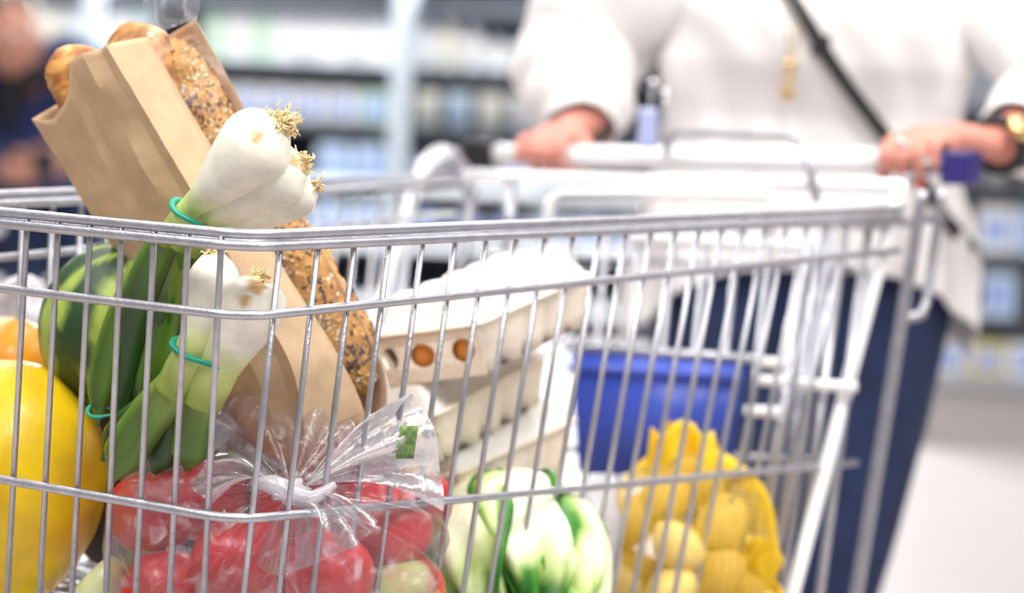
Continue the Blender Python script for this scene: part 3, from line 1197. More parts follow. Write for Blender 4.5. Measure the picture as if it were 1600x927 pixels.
mb = MB()
mb.grid(tail(KN + V((0.012, 0, 0.004)), [(540, 712, 1.735), (605, 660, 1.75), (640, 618, 1.76), (664, 640, 1.765), (682, 695, 1.77), (692, 750, 1.775), (690, 800, 1.775)], 3.0, 0.4), 22, 40)
tl = mb.build('bag_tail', M['film_tail'], fb_)
tl['label'] = 'loose open end of the film, pointing up right'
mb = MB()
mb.grid(tail(KN + V((-0.012, 0, 0.003)), [(350, 700, 1.73), (330, 718, 1.725), (300, 760, 1.72), (330, 790, 1.70)], 2.0, 1.4), 16, 40)
mb.build('bag_tail', M['film_tail'], fb_)
mb = MB()
mb.grid(tail(KN + V((0.0, 0, -0.006)), [(400, 880, 1.665), (430, 900, 1.66), (470, 890, 1.66), (560, 850, 1.67), (590, 815, 1.69)], 3.0, 0.9), 16, 40)
mb.build('bag_tail', film_mat('thin_film', 0.06, 0.55, scale=34, streak=0.22), fb_)
# printed green patch on the tail
mb = MB()
mb.grid(lambda u, v: P(618 + 28 * u + 8 * (1 - v), 665 + 52 * v, 1.738 + 0.004 * math.sin(u * 5)), 4, 5)
pm = mat('green_print', (0.16, 0.26, 0.08), 0.5, var=0.5, scale=220)
pp = mb.build('printed_patch', pm, tl, thick=0.0006)
pp['label'] = 'green printed patch'


# ------------------------------------------------------------------ egg cartons
def carton(label, corner, S, L, ws, ll, hh, face_holes, white=True):
    """corner: bottom near right corner; S to the left along the end, L along the long side"""
    U = L.cross(S) * 1.0
    U = -U if U.z < 0 else U
    t = empty('egg_carton', corner, label, 'egg carton', 'egg cartons stacked in the cart')

    def q(a, b, c):
        return corner + S * a + L * b + U * c
    hb = hh * 0.58                      # tray height
    # tray: scalloped wall all round, tapering to the foot
    mb = MB()
    NR = 120
    rings = []
    nl = 5
    for lev, (zf, tp) in enumerate(((0.0, 0.86), (0.3, 0.90), (0.7, 0.97), (0.95, 1.0), (1.0, 1.05))):
        ring = []
        for k in range(NR):
            # rounded rectangle perimeter
            s = k / NR * 2 * (ws + ll)
            if s < ll:
                a, b, nx, ny, ph = 0, s, -1, 0, s / ll * nl
            elif s < ll + ws:
                a, b, nx, ny, ph = s - ll, ll, 0, 1, (s - ll) / ws * 2
            elif s < 2 * ll + ws:
                a, b, nx, ny, ph = ws, 2 * ll + ws - s, 1, 0, (2 * ll + ws - s) / ll * nl
            else:
                a, b, nx, ny, ph = 2 * ll + 2 * ws - s, 0, 0, -1, (2 * ll + 2 * ws - s) / ws * 2
            sc = abs(math.sin(PI * ph)) ** 0.6
            amp = 0.016 * (1 - zf) * (1 - sc) if not (ny == -1) else 0.0
            if ny == -1:
                amp = 0.0
            ca, cb = a - ws / 2, b - ll / 2
            ca *= tp if ny != -1 else tp + (1 - tp) * 0.5
            cb *= (tp + 1) / 2
            ring.append((ws / 2 + ca - nx * amp, ll / 2 + cb - ny * amp, zf * hb))
        rings.append(ring)
    vr = [[mb.bm.verts.new(q(*p)) for p in ring] for ring in rings]
    end0 = int(NR * (2 * ll + ws) / (2 * (ll + ws)))
    for i in range(len(vr) - 1):
        for k in range(NR):
            if face_holes and k > end0 and k < NR - 1:
                continue
            mb.face([vr[i][k], vr[i][(k + 1) % NR], vr[i + 1][(k + 1) % NR], vr[i + 1][k]])
    mb.face(list(reversed(vr[0])))
    mb.build('tray', M['pulp'], t, thick=0.0016)
    if face_holes:
        # end wall with openings through which the eggs show
        mb = MB()
        es = []

        def loop(pts):
            vs = [mb.bm.verts.new(q(*p)) for p in pts]
            for i in range(len(vs)):
                es.append(mb.bm.edges.new((vs[i], vs[(i + 1) % len(vs)])))
        y0 = 0.004
        loop([(0.004, y0, 0), (ws - 0.004, y0, 0), (ws + 0.001, -0.002, hb), (-0.001, -0.002, hb)])
        for (cx, rx, rz) in face_holes:
            loop([(cx + rx * math.cos(k * PI / 5), y0 * 0.5, hb * 0.52 + rz * math.sin(k * PI / 5)) for k in range(10)])
        bmesh.ops.triangle_fill(mb.bm, use_beauty=True, edges=es)
        mb.build('end_wall', M['pulp'], t, thick=0.0016)
    # lid with a dome over every egg
    def lid(u, v):
        a, b = u * ws, v * ll
        e = min(u, 1 - u) * ws / 0.016
        g = min(v, 1 - v) * ll / 0.016
        k = min(1, e, g)
        dome = abs(math.sin(PI * u * 2)) ** 0.5 * abs(math.sin(PI * v * nl)) ** 0.5
        h = (hh - hb) * (0.72 * sstep(0, 1, k) + 0.28 * dome * sstep(0, 1, k))
        ins = (0.005 + 0.007 * (1 - abs(math.sin(PI * v * nl)))) * sstep(0, 1, k)
        return q(a - ins * (2 * u - 1), b, hb + 0.001 + h)
    mb = MB(); mb.grid(lid, 36, 70)
    mb.build('lid', M['pulp_white'], t, thick=0.0016)
    mb = MB()
    mb.tube([q(-0.003, -0.003, hb), q(-0.003, ll + 0.003, hb), q(ws + 0.003, ll + 0.003, hb), q(ws + 0.003, -0.003, hb)],
            0.0022, 6, closed=True)
    mb.build('seam_lip', M['pulp'], t)
    return t, q


def cart_box(xc, yc, Yc, xl, yl, Yl, xe, ye, Ye, ws, ll):
    c = P(xc, yc, Yc)
    S = (P(xl, yl, Yl) - c).normalized()
    L = (P(xe, ye, Ye) - c)
    L = (L - S * L.dot(S)).normalized()
    return c, S, L


c1, S1, L1 = cart_box(764, 586, 1.935, 598, 606, 1.985, 912, 502, 2.17, .108, .25)
t1, q1 = carton('pale egg carton on top of the stack, brown eggs showing in its end openings', c1, S1, L1, 0.110, 0.245, 0.080,
                [(0.0215, 0.0125, 0.0115), (0.0640, 0.0135, 0.0115), (0.098, 0.008, 0.0115)])
for k, (cx, lb) in enumerate(((0.026, 'brown egg in the right opening of the top carton'), (0.072, 'brown egg in the left opening of the top carton'))):
    mb = MB(); cc = q1(cx - 0.002, 0.027, 0.030)
    mb.ball(cc, (0.0205, 0.0205, 0.027), nu=20, nv=14, fn=lambda d: 1 - 0.06 * d.z)
    tag(mb.build('egg', M['egg'], loc=cc - V((0, 0, 0.027))), lb, 'egg', 'eggs in the top carton')
c2, S2, L2 = cart_box(700, 722, 1.955, 540, 745, 2.0, 905, 610, 2.19, .108, .25)
t2, q2 = carton('egg carton in the middle of the stack with a yellow label on its end', c2, S2, L2, 0.110, 0.250, 0.076, None)
mb = MB()
mb.grid(lambda u, v: q2(0.010 + 0.05 * u, -0.0035 + 0.004 * (1 - v), 0.012 + 0.032 * v), 2, 2)
mb.build('end_label', M['pulp_print'], t2, thick=0.001)
c3, S3, L3 = cart_box(735, 815, 1.985, 580, 838, 2.03, 955, 716, 2.22, .108, .25)
t3, q3 = carton('lowest egg carton of the stack, above the lettuce', c3, S3, L3, 0.112, 0.255, 0.078, None)


# ------------------------------------------------------------------ lettuce
lc = P(802, 868, 1.985)
let = empty('lettuce', lc - V((0, 0, 0.08)), 'pale lettuce head with dark green frilled edges in the middle of the cart', 'lettuce')
LROT = V((0, 0, 1)).rotation_difference(V((0.10, -0.70, -0.62)).normalized()).to_matrix()
for k in range(13):
    lay = 0 if k < 5 else (1 if k < 9 else 2)
    an0 = k * 2.4 + 0.4
    rad = (0.074, 0.062, 0.048)[lay]
    tilt = (0.55, 0.35, 0.2)[lay]

    def leaf(u, v, an0=an0, rad=rad, tilt=tilt, k=k, lay=lay):
        # u across, v from base to tip; wraps round the head
        a = an0 + (u - 0.5) * 2.0 * (0.45 + 0.55 * math.sin(PI * min(1, v * 0.85 + 0.12)))
        th = -1.25 + v * 2.45
        frill = (math.sin(u * 34 + k) * 0.5 + math.sin(u * 19 + v * 7 + k * 2)) * 0.007 * sstep(0.45, 1.0, max(v, abs(u - 0.5) * 1.9))
        r = rad + frill + tilt * 0.03 * v
        p = V((math.cos(a) * math.cos(th), math.sin(a) * math.cos(th), math.sin(th)))
        return lc + LROT @ V((p.x * r * 1.08, p.y * r, p.z * r * 1.02 + frill * 0.6))
    mb = MB(); mb.grid(leaf, 34, 22)
    o = mb.build('leaf', M['veg'], let, thick=0.0012)

    def col(p, i):
        u = (i // 23) / 34; v = (i % 23) / 22
        e = max(v, 0.2 + abs(u - 0.5) * 1.6)
        n = noise.noise(p * 45) * 0.16
        c = mixc((0.88, 0.90, 0.66), (0.50, 0.70, 0.16), sstep(0.62, 0.90, e + n))
        c = mixc(c, (0.03, 0.20, 0.015), sstep(0.80, 0.93, e + n))
        rib = math.exp(-((u - 0.5) / 0.06) ** 2) * (1 - v)
        return mixc(c, (0.86, 0.88, 0.66), rib)
    paint(o, col)
# leek tip lying low beside the melon
mb = MB()
pp = catmull([P(185, 880, 1.80), P(160, 915, 1.79), P(120, 960, 1.80), P(60, 1010, 1.82)], 20)
mb.tube(pp, [0.011, 0.016, 0.017, 0.016], 14)
o = mb.build('leek', M['onion'], loc=pp[-1])
tag(o, 'pale green leek stalk low between the yellow melon and the apples', 'leek')
paint(o, lambda p, i: mixc((0.72, 0.76, 0.42), (0.30, 0.46, 0.08), sstep(0.2, 1.0, (i // 14) / 20)))

# ------------------------------------------------------------------ potatoes in a yellow net
nc = P(1082, 830, 2.225)
POT = [(1000, 905, 2.20), (1062, 855, 2.165), (1128, 815, 2.20), (1040, 775, 2.225), (985, 815, 2.225), (1120, 895, 2.19),
       (1090, 755, 2.26), (1160, 870, 2.25), (1050, 925, 2.16), (955, 880, 2.235), (1170, 935, 2.215)]
plab = ['low at the left of the net', 'in the front middle of the net', 'at the upper right of the net', 'high at the left of the net',
        'at the left side of the net', 'low at the right of the net', 'highest in the net', 'at the right side of the net',
        'at the bottom front of the net', 'in the left bulge of the net', 'in the bottom right bulge of the net']
for (x, y, Y), pl in zip(POT, plab):
    c = P(x, y, Y)
    az = V((random.uniform(-1, 1), random.uniform(-.3, .3), random.uniform(-.5, .5))).normalized()
    a1 = az.orthogonal().normalized(); a2 = az.cross(a1)
    mb = MB()
    s = random.random() * 10
    mb.ball(c, (0.024, 0.025, 0.031), axes=(a1, a2, az), nu=20, nv=14, fn=lambda d: 1 + 0.08 * noise.noise(d * 1.6 + V((s, 0, 0))))
    o = mb.build('potato', M['potato'], loc=c - V((0, 0, 0.024)))
    tag(o, 'pale yellow potato ' + pl + ' bag', 'potato', 'potatoes in the yellow net')
NU, NV = 64, 42


def netfn(u, v):
    an = 2 * PI * u
    th = PI * (v * 0.98 + 0.005)
    d = V((math.sin(th) * math.cos(an), math.sin(th) * math.sin(an), math.cos(th)))
    bx = 0.090 + 0.020 * max(0, -d.z) * (d.x > 0)
    p = nc + V((d.x * bx, d.y * 0.072, d.z * 0.092))
    best = 0.0
    for q in POTC:
        r = (p - q)
        best = max(best, math.exp(-(r.length / 0.036) ** 2))
    p += d * (best * 0.012 - 0.006)
    k = 1 - sstep(0.0, 0.30, v)
    tip = P(1060, 662, 2.235) + V((math.cos(an), math.sin(an), 0)) * (0.014 + 0.004 * math.sin(an * 6)) - V((0, 0, v * 0.09))
    return p.lerp(tip, k ** 1.2)


POTC = [P(x, y, Y) for (x, y, Y) in POT]
mb = MB()
mb.grid(netfn, NU, NV, wrap_u=True)
o = mb.build('net_bag', M['net'], loc=nc - V((0, 0, 0.09)), fixn=True)
md = o.modifiers.new('net', 'WIREFRAME')
md.thickness = 0.0019
md.use_even_offset = False
tag(o, 'yellow net bag of potatoes near the rear of the cart', 'net bag')
mb = MB()
mb.grid(lambda u, v: P(1018 + 96 * u + 20 * v * (u - .3), 668 + 52 * v + 12 * math.sin(u * 9), 2.205 + 0.012 * math.sin(u * 14) + 0.012 * (u - 0.4) ** 2), 26, 8)
gt = mb.build('gathered_top', M['net'], o, thick=0.002)
mb = MB()
mb.grid(lambda u, v: P(1155 + 62 * u + 8 * math.sin(v * 9), 865 + 75 * v - 26 * math.sin(PI * u), 2.215 + 0.010 * math.sin(u * 12 + v * 6)), 18, 12)
mb.build('folded_net', M['net'], o, thick=0.002)
# pale plastic wrapper between lettuce and net
mb = MB()
wc = P(930, 850, 2.11)
mb.ball(wc, (0.026, 0.035, 0.062), nu=30, nv=20, fn=lambda d: 1 + 0.14 * noise.noise(d * 3) + 0.05 * math.sin(9 * math.atan2(d.y, d.x)))
o = mb.build('plastic_wrapper', M['film_milky'], loc=wc - V((0, 0, 0.06)))
tag(o, 'crumpled milky plastic wrapper between lettuce and potatoes', 'plastic bag')

# ------------------------------------------------------------------ the woman
WY = 3.06


def arm_chain(mb, pts, rads, n=14):
    pts = [V(p) for p in pts]
    sp = catmull(pts, 24)
    mb.tube(sp, [lerpl(rads, i / 24) for i in range(25)], n)


def hand(mb, c, along, back, up, wrist, fl=1.0, side=1):
    """a hand closed round the bar: c on the bar axis, along the bar towards the little finger,
    back away from the fingers' front, wrist point"""
    R = HRAD + 0.0085
    tips = []
    for k, (w_, rf, ext) in enumerate(((0.0315, 0.0079, 1.0), (0.0105, 0.0082, 1.06), (-0.0103, 0.0078, 1.0), (-0.0305, 0.0068, 0.86))):
        base = c - along * w_
        pts = []
        for j in range(9):
            a = math.radians(62 - j * (26.5 * ext))      # 90 = behind, 0 = top ... negative runs down the front
            rr = R + (0.004 if j in (2, 5) else 0)
            pts.append(base + back * math.sin(a) * rr + up * math.cos(a) * rr)
        pts.insert(0, base + back * 0.042 + up * 0.030)
        mb.tube(pts, [0.0105, 0.0105, rf * 1.12, rf, rf * 1.08, rf, rf * 0.98, rf * 0.95, rf * 0.9, rf * 0.7], 10)
        tips.append(pts[-1])
    # palm and knuckles
    pc = c + back * 0.030 + up * 0.026
    mb.ball(pc, (0.040, 0.030, 0.017), axes=(along, (back * 0.8 + up * 0.35).normalized(), (up * 0.8 - back * 0.35).normalized()), nu=18, nv=12)
    wv = V(wrist)
    mb.tube(catmull([pc, pc.lerp(wv, 0.5) + up * 0.004, wv], 8), [0.024, 0.025, 0.024], 14, flat=0.8)
    # thumb, under the bar from the inner side
    b = c - along * 0.040 + back * 0.030 + up * 0.012
    mb.tube(catmull([pc - along * 0.02 + back * 0.01, b, c - along * 0.046 + back * 0.018 - up * 0.014, c - along * 0.040 - back * 0.008 - up * 0.024], 10),
            [0.014, 0.0125, 0.0105, 0.008], 10)
    return tips


px2x = lambda px, Y: (px - 800) / F * Y
WX = P(1272, 100, WY).x
woman = empty('person', (WX, WY, 0), 'woman in a white blouse and navy jeans, pushing the full shopping cart', 'person')
body = MB()
# torso, neck, head, legs
body.tube(catmull([(WX, WY, 0.80), (WX, WY, 0.95), (WX, WY - 0.01, 1.10), (WX, WY, 1.25), (WX, WY, 1.36), (WX, WY + 0.005, 1.41)], 20),
          [0.14, 0.15, 0.145, 0.15, 0.15, 0.10, 0.06], 20, flat=0.75, up=V((0, -1, 0)))
body.tube([(WX, WY, 1.36), (WX, WY - 0.01, 1.50)], [0.058, 0.052], 16)
hc = V((WX, WY - 0.025, 1.56))


def headfn(d):
    r = 1.0
    r += 0.16 * math.exp(-((d.x / 0.14) ** 2 + ((d.z + 0.12) / 0.16) ** 2)) * (d.y < 0)      # nose
    r += 0.05 * math.exp(-((d.x / 0.3) ** 2 + ((d.z + 0.8) / 0.2) ** 2)) * (d.y < 0.2)        # chin
    r -= 0.07 * math.exp(-(((abs(d.x) - 0.38) / 0.14) ** 2 + ((d.z - 0.08) / 0.12) ** 2)) * (d.y < 0)   # eye sockets
    return r


body.ball(hc, (0.074, 0.092, 0.112), nu=40, nv=28, fn=headfn)
for sx in (-1, 1):
    body.ball(hc + V((sx * 0.076, 0.012, -0.005)), (0.010, 0.018, 0.030), nu=10, nv=8)
hipz = 0.82
legs = {}
for sx, kx_, ky_, ax_, ay_ in ((-1, P(1125, 900, 2.98).x, 2.98, 0.26, 3.18), (1, P(1290, 905, 2.96).x, 2.98, 0.40, 3.05)):
    hip = V((WX + sx * 0.095, WY, hipz))
    knee = V((kx_, ky_, 0.42)); ank = V((ax_ + 0.02, ay_ + 0.12, 0.09))
    legs[sx] = (hip, knee, ank)
    body.tube(catmull([hip, hip.lerp(knee, 0.5), knee, knee.lerp(ank, 0.4), ank], 20), [0.085, 0.075, 0.055, 0.05, 0.035], 14)
    body.tube(catmull([ank, ank + V((0, -0.06, -0.05)), ank + V((0, -0.16, -0.065))], 8), [0.035, 0.035, 0.022], 10)
# arms
back = ax.copy(); upv = V((0, 0, 1))
hcL = on_handle(855, 243)                     # her right hand, at the left of the picture
hcR = on_handle(1432, 252)                    # her left hand
wrL = hcL + back * 0.095 + V((0.010, 0, 0.048))
wrR = hcR + back * 0.055 + V((0.078, -0.0, 0.022))
shL = V((WX - 0.175, WY, 1.335)); shR = V((WX + 0.185, WY, 1.335))
elL = V((P(905, 100, 3.05).x, 3.075, 1.125)); elR = V((WX + 0.34, 2.90, 1.085))
arm_chain(body, [shL, shL.lerp(elL, 0.5), elL, elL.lerp(wrL, 0.5), wrL], [0.055, 0.048, 0.042, 0.038, 0.026])
arm_chain(body, [shR, shR.lerp(elR, 0.5), elR, elR.lerp(wrR, 0.5), wrR], [0.055, 0.048, 0.042, 0.038, 0.027])
tipsL = hand(body, hcL, hd, back, upv, wrL)
tipsR = hand(body, hcR, -hd, back, upv, wrR)
bo = body.build('body', M['skin'], woman, remesh=0.0036)


# blouse
TOR = [  # z, half width, half depth, forward shift
    (1.395, 0.075, 0.060, 0.0), (1.375, 0.125, 0.080, 0.0), (1.33, 0.178, 0.105, 0.0), (1.25, 0.205, 0.125, 0.015), (1.18, 0.215, 0.145, 0.035),
    (1.11, 0.216, 0.145, 0.030), (1.04, 0.198, 0.130, 0.010), (0.97, 0.200, 0.132, 0.005), (0.90, 0.222, 0.145, 0.005),
    (0.83, 0.240, 0.152, 0.0), (0.76, 0.243, 0.152, 0.0), (0.70, 0.240, 0.150, 0.0)]


def tor(z):
    zs = [t[0] for t in TOR]
    for i in range(len(TOR) - 1):
        if zs[i] >= z >= zs[i + 1]:
            f = (zs[i] - z) / (zs[i] - zs[i + 1])
            return [TOR[i][j] + (TOR[i + 1][j] - TOR[i][j]) * f for j in (1, 2, 3)]
    return list(TOR[0][1:]) if z > zs[0] else list(TOR[-1][1:])


def torso_pt(an, z, off=0.0):
    w_, d_, s_ = tor(z)
    c, s = math.cos(an), math.sin(an)
    ex = 0.85
    x = (abs(c) ** ex) * (1 if c > 0 else -1) * (w_ + off)
    y = (abs(s) ** ex) * (1 if s > 0 else -1) * (d_ + off)
    bust = 0.024 * math.exp(-((z - 1.155) / 0.07) ** 2) * (math.exp(-((x + 0.085) / 0.06) ** 2) + math.exp(-((x - 0.085) / 0.06) ** 2)) * (s < 0)
    return V((WX + x, WY + y - s_ * (s < 0) * abs(s) - bust, z))


def front_y(x, z, off):
    w_, d_, s_ = tor(z)
    q = max(-0.98, min(0.98, (x - WX) / w_))
    an = -math.acos(abs(q) ** (1 / 0.85) * (1 if q > 0 else -1))
    return torso_pt(an, z, off).y


bl = MB()


def blfn(u, v):
    an = 2 * PI * u
    c, s = math.cos(an), math.sin(an)
    # hem: high at the middle of front and back, low pointed tips at the sides
    tip = abs(c) ** 3
    hem = 0.835 - 0.115 * tip
    if s > 0:
        hem -= 0.02
    z = 1.395 + (hem - 1.395) * v
    p = torso_pt(an, z, 0.004)
    k = sstep(0.35, 1.0, v)
    fold = math.sin(an * 13 + 2.0 * math.sin(an * 3 + v * 3)) * 0.008 * k + noise.noise(p * 9) * 0.012
    diag = math.sin((p.x * 1.1 + p.z * 0.6) * 60 + 3 * noise.noise(p * 6)) * 0.004 * (1 - abs(v - 0.5))
    return p + V((c, s, 0)) * (fold + diag)


bl.grid(blfn, 120, 70, wrap_u=True)


def sleeve(a, b, c, cuff, r0, r1, r2, r3):
    pts = catmull([a, a.lerp(b, 0.5) + V((0, 0, 0.0)), b, b.lerp(c, 0.55) + V((0, 0, -0.006)), c], 36)
    fr = frames(pts)
    rr = [lerpl([r0, r0 * 0.99, r1, r2, r3], i / 36) for i in range(37)]
    rings = []
    for i, (p, (t, n_, b_)) in enumerate(zip(pts, fr)):
        ring = []
        for k in range(28):
            an = 2 * PI * k / 28
            d = n_ * math.cos(an) + b_ * math.sin(an)
            f = 1 + 0.10 * math.sin(i * 0.9 + 2 * math.sin(an)) * sstep(6, 20, i) + 0.12 * noise.noise((p + d * 0.1) * 12)
            ring.append(bl.bm.verts.new(p + d * rr[i] * f))
        rings.append(ring)
    for i in range(36):
        for k in range(28):
            bl.face([rings[i][k], rings[i][(k + 1) % 28], rings[i + 1][(k + 1) % 28], rings[i + 1][k]])


sleeve(shL + V((0.045, 0, 0.0)), elL, wrL + (hcL - wrL) * 0.22, None, 0.106, 0.088, 0.078, 0.046)
sleeve(shR + V((-0.045, 0, 0.0)), elR, wrR + (elR - wrR) * 0.16, None, 0.080, 0.080, 0.070, 0.044)
bl.build('blouse', M['blouse'], woman, thick=0.0015)

# jeans
jn = MB()
jn.tube(catmull([(WX, WY, 0.96), (WX, WY, 0.90), (WX, WY, 0.82), (WX, WY, 0.745)], 10), [0.185, 0.200, 0.215, 0.205, 0.15], 28, flat=0.68,
        up=V((0, -1, 0)))
for sx in (-1, 1):
    hip, knee, ank = legs[sx]
    hip2 = hip + V((sx * 0.008, 0, 0.03))
    jn.tube(catmull([hip2, hip2.lerp(knee, 0.5), knee, knee.lerp(ank, 0.4), ank + V((0, 0, 0.02))], 20), [0.118, 0.106, 0.082, 0.070, 0.055], 20)
jn.build('jeans', M['denim'], woman, remesh=0.010)
for sx in (-1, 1):
    hip, knee, ank = legs[sx]
    mb = MB()
    mb.tube(catmull([ank + V((0, 0.03, -0.03)), ank + V((0, -0.06, -0.042)), ank + V((0, -0.19, -0.055))], 10), [0.043, 0.045, 0.03], 14)
    mb.build('shoe', M['white_plastic'], woman)
# hair, eyes, mouth (above the picture)
mb = MB()
mb.ball(hc + V((0, 0.018, 0.018)), (0.088, 0.098, 0.118), nu=28, nv=18, fn=lambda d: 1 - 0.14 * sstep(0.1, 0.6, -d.y) * (d.z < 0.55))
for k in range(26):
    a = -0.35 + (PI + 0.7) * k / 25
    p0 = hc + V((math.cos(a) * 0.085, math.sin(a) * 0.085 + 0.02, 0.02))
    mb.tube(catmull([p0, p0 + V((math.cos(a) * 0.02, math.sin(a) * 0.02, -0.12)), p0 + V((math.cos(a) * 0.035, math.sin(a) * 0.03 + 0.02, -0.26))], 8),
            [0.020, 0.018, 0.006], 8)
mb.build('hair', M['hair'], woman)
for sx in (-1, 1):
    mb = MB(); mb.ball(hc + V((sx * 0.030, -0.076, 0.010)), (0.013, 0.010, 0.009), nu=14, nv=10); mb.build('eye', M['eye'], woman)
mb = MB(); mb.ball(hc + V((0, -0.084, -0.052)), (0.024, 0.010, 0.008), nu=14, nv=8); mb.build('mouth', M['lips'], woman)
# necklace with pendants
chain = []
for (x, y) in ((1196, -90), (1212, -20), (1224, 60), (1230, 98), (1238, 60), (1262, -20), (1290, -90)):
    q = P(x, y, WY - 0.16)
    chain.append(V((q.x, front_y(q.x, q.z, 0.012), q.z)))
mb = MB(); mb.tube(catmull(chain, 30), 0.0012, 6)
nk = mb.build('necklace', M['gold'], woman)
for (x, y, r) in ((1231, 104, 0.008), (1233, 124, 0.006), (1231, 146, 0.009)):
    q = P(x, y, WY - 0.18)
    mb = MB(); mb.ball((q.x, front_y(q.x, q.z, 0.016), q.z), (r, 0.003, r * 1.2), nu=14, nv=8)
    mb.build('pendant', M['gold'], nk)
# watch on her left wrist, ring and nails
wa = (wrR - hcR).normalized()
wdir = (elR - wrR).normalized()
u1 = wdir.orthogonal().normalized(); u2 = wdir.cross(u1)
wc_ = wrR + wdir * 0.004
mb = MB()
mb.tube([wc_ + (u1 * math.cos(k * 2 * PI / 24) + u2 * math.sin(k * 2 * PI / 24)) * 0.031 for k in range(24)], 0.0075, 8, closed=True)
wt = mb.build('watch', M['black_leather'], woman)
mb = MB()
vd = (V((0, -1, 0.25)) - wdir * V((0, -1, 0.25)).dot(wdir)).normalized()
mb.tube([wc_ + vd * 0.031, wc_ + vd * 0.041], 0.017, 20)
mb.build('watch_case', M['gold'], wt)
mb = MB()
rc = hcR + hd * 0.0105 - back * (HRAD + 0.0085) * 0.75 + upv * (HRAD + 0.0085) * 0.65
tdir = (back * 0.65 + upv * 0.75).normalized()
uu = (-back * 0.75 + upv * 0.65).normalized()
mb.tube([rc + (uu * math.cos(k * 2 * PI / 20) + hd * math.sin(k * 2 * PI / 20)) * 0.0092 for k in range(20)], 0.0018, 6, closed=True)
mb.ball(rc + uu * 0.012, 0.0045, nu=10, nv=8)
mb.build('ring', M['silver'], woman)
for tp in tipsR[:3]:
    mb = MB(); mb.ball(tp - upv * 0.005 - back * 0.002, (0.0055, 0.004, 0.006), nu=10, nv=8); mb.build('fingernail', M['nail'], woman)
# crossbody bag
hb_root = empty('handbag', P(1535, 470, WY + 0.10), 'small black crossbody bag behind the woman, its strap across her white blouse', 'handbag')
sp = []
for (x, y) in ((1150, -160), (1196, -70), (1237, 10), (1290, 96), (1340, 160), (1392, 222), (1450, 292), (1490, 350)):
    q = P(x, y, WY - 0.15)
    sp.append(V((q.x, front_y(q.x, q.z, 0.017), q.z)))
sp.append(P(1528, 400, WY - 0.01))
sp.append(P(1536, 430, WY + 0.06))
mb = MB()
mb.tube(catmull(sp, 50), 0.0105, 10, flat=0.28, up=V((0.2, -1, 0.2)))
mb.build('strap', M['black_leather'], hb_root)
mb = MB(); mb.box(P(1498, 440, WY + 0.12), (0.030, 0.06, 0.045), bev=0.02); mb.build('pouch', M['black_leather'], hb_root)
bk = V(catmull(sp, 50)[15])
mb = MB(); mb.box(bk, (0.012, 0.005, 0.014), bev=0.002); mb.build('buckle', M['black_plastic'], hb_root)

# ------------------------------------------------------------------ the man in the background
MY = 6.5
man = empty('person', (P(70, 300, MY + 0.3).x, MY + 0.4, 0), 'man in a dark navy jacket bending over his phone at the left edge', 'person')
mh = P(20, 58, MY - 0.10)
ch = P(62, 150, MY + 0.15)
pv_ = V((P(95, 420, MY + 0.5).x, MY + 0.5, 0.80))
shl = P(-45, 110, MY + 0.05); shr = P(112, 92, MY + 0.10)
hl = P(22, 262, MY - 0.32); hr = P(84, 256, MY - 0.30)
ell = P(-60, 260, MY - 0.05); elr = P(128, 262, MY + 0.0)
b = MB()
b.tube(catmull([pv_, pv_.lerp(ch, 0.5), ch, ch.lerp(mh, 0.35)], 16), [0.11, 0.11, 0.11, 0.06], 18)
b.tube([ch.lerp(mh, 0.2), mh], [0.06, 0.05], 12)
b.ball(mh, (0.078, 0.095, 0.115), nu=32, nv=22, fn=headfn)
for sx in (-1, 1):
    b.ball(mh + V((sx * 0.08, 0.01, -0.005)), (0.010, 0.018, 0.030), nu=10, nv=8)
for (s_, e_, h_) in ((shl, ell, hl), (shr, elr, hr)):
    arm_chain(b, [s_, s_.lerp(e_, 0.5), e_, e_.lerp(h_, 0.5), h_], [0.055, 0.05, 0.042, 0.036, 0.028])
    b.ball(h_ + V((0, -0.02, 0)), (0.046, 0.040, 0.042), nu=14, nv=10)
    sgn = 1 if h_ is hl else -1
    for k in range(4):
        f0 = h_ + V((sgn * 0.02, -0.035, 0.032 - 0.021 * k))
        b.tube(catmull([f0, f0 + V((sgn * 0.035, -0.014, 0.0)), f0 + V((sgn * 0.05, 0.012, 0.0))], 6), [0.011, 0.010, 0.008], 8)
    b.tube(catmull([h_ + V((0, -0.03, 0.03)), h_ + V((sgn * 0.025, -0.05, 0.05)), h_ + V((sgn * 0.045, -0.05, 0.04))], 6), [0.014, 0.012, 0.009], 8)
mlegs = []
for sx in (-1, 1):
    hip = pv_ + V((sx * 0.09, 0, -0.04)); knee = V((hip.x, MY + 0.36, 0.46)); ank = V((hip.x, MY + 0.46, 0.09))
    mlegs.append((hip, knee, ank))
    b.tube(catmull([hip, hip.lerp(knee, 0.5), knee, ank], 16), [0.085, 0.07, 0.055, 0.035], 12)
b.build('body', M['skin_tan'], man, remesh=0.007)
j = MB()
j.tube(catmull([pv_ + V((0, 0, -0.06)), pv_.lerp(ch, 0.5), ch, ch.lerp(mh, 0.30)], 16), [0.175, 0.195, 0.205, 0.12], 20)
for (s_, e_, h_) in ((shl, ell, hl), (shr, elr, hr)):
    arm_chain(j, [ch.lerp(s_, 0.45), s_, s_.lerp(e_, 0.5), e_, e_.lerp(h_, 0.5), e_.lerp(h_, 0.95)], [0.09, 0.085, 0.075, 0.066, 0.056, 0.046])
j.build('jacket', M['navy_cloth'], man, remesh=0.014)
mb = MB()
mb.ball(ch.lerp(mh, 0.5) + V((0, -0.05, -0.02)), (0.080, 0.08, 0.05), nu=16, nv=10)
mb.tube(catmull([ch.lerp(mh, 0.5) + V((-0.02, -0.10, -0.03)), ch + V((-0.05, -0.20, -0.02)), ch + V((-0.05, -0.19, -0.10))], 8), [0.04, 0.04, 0.03], 10)
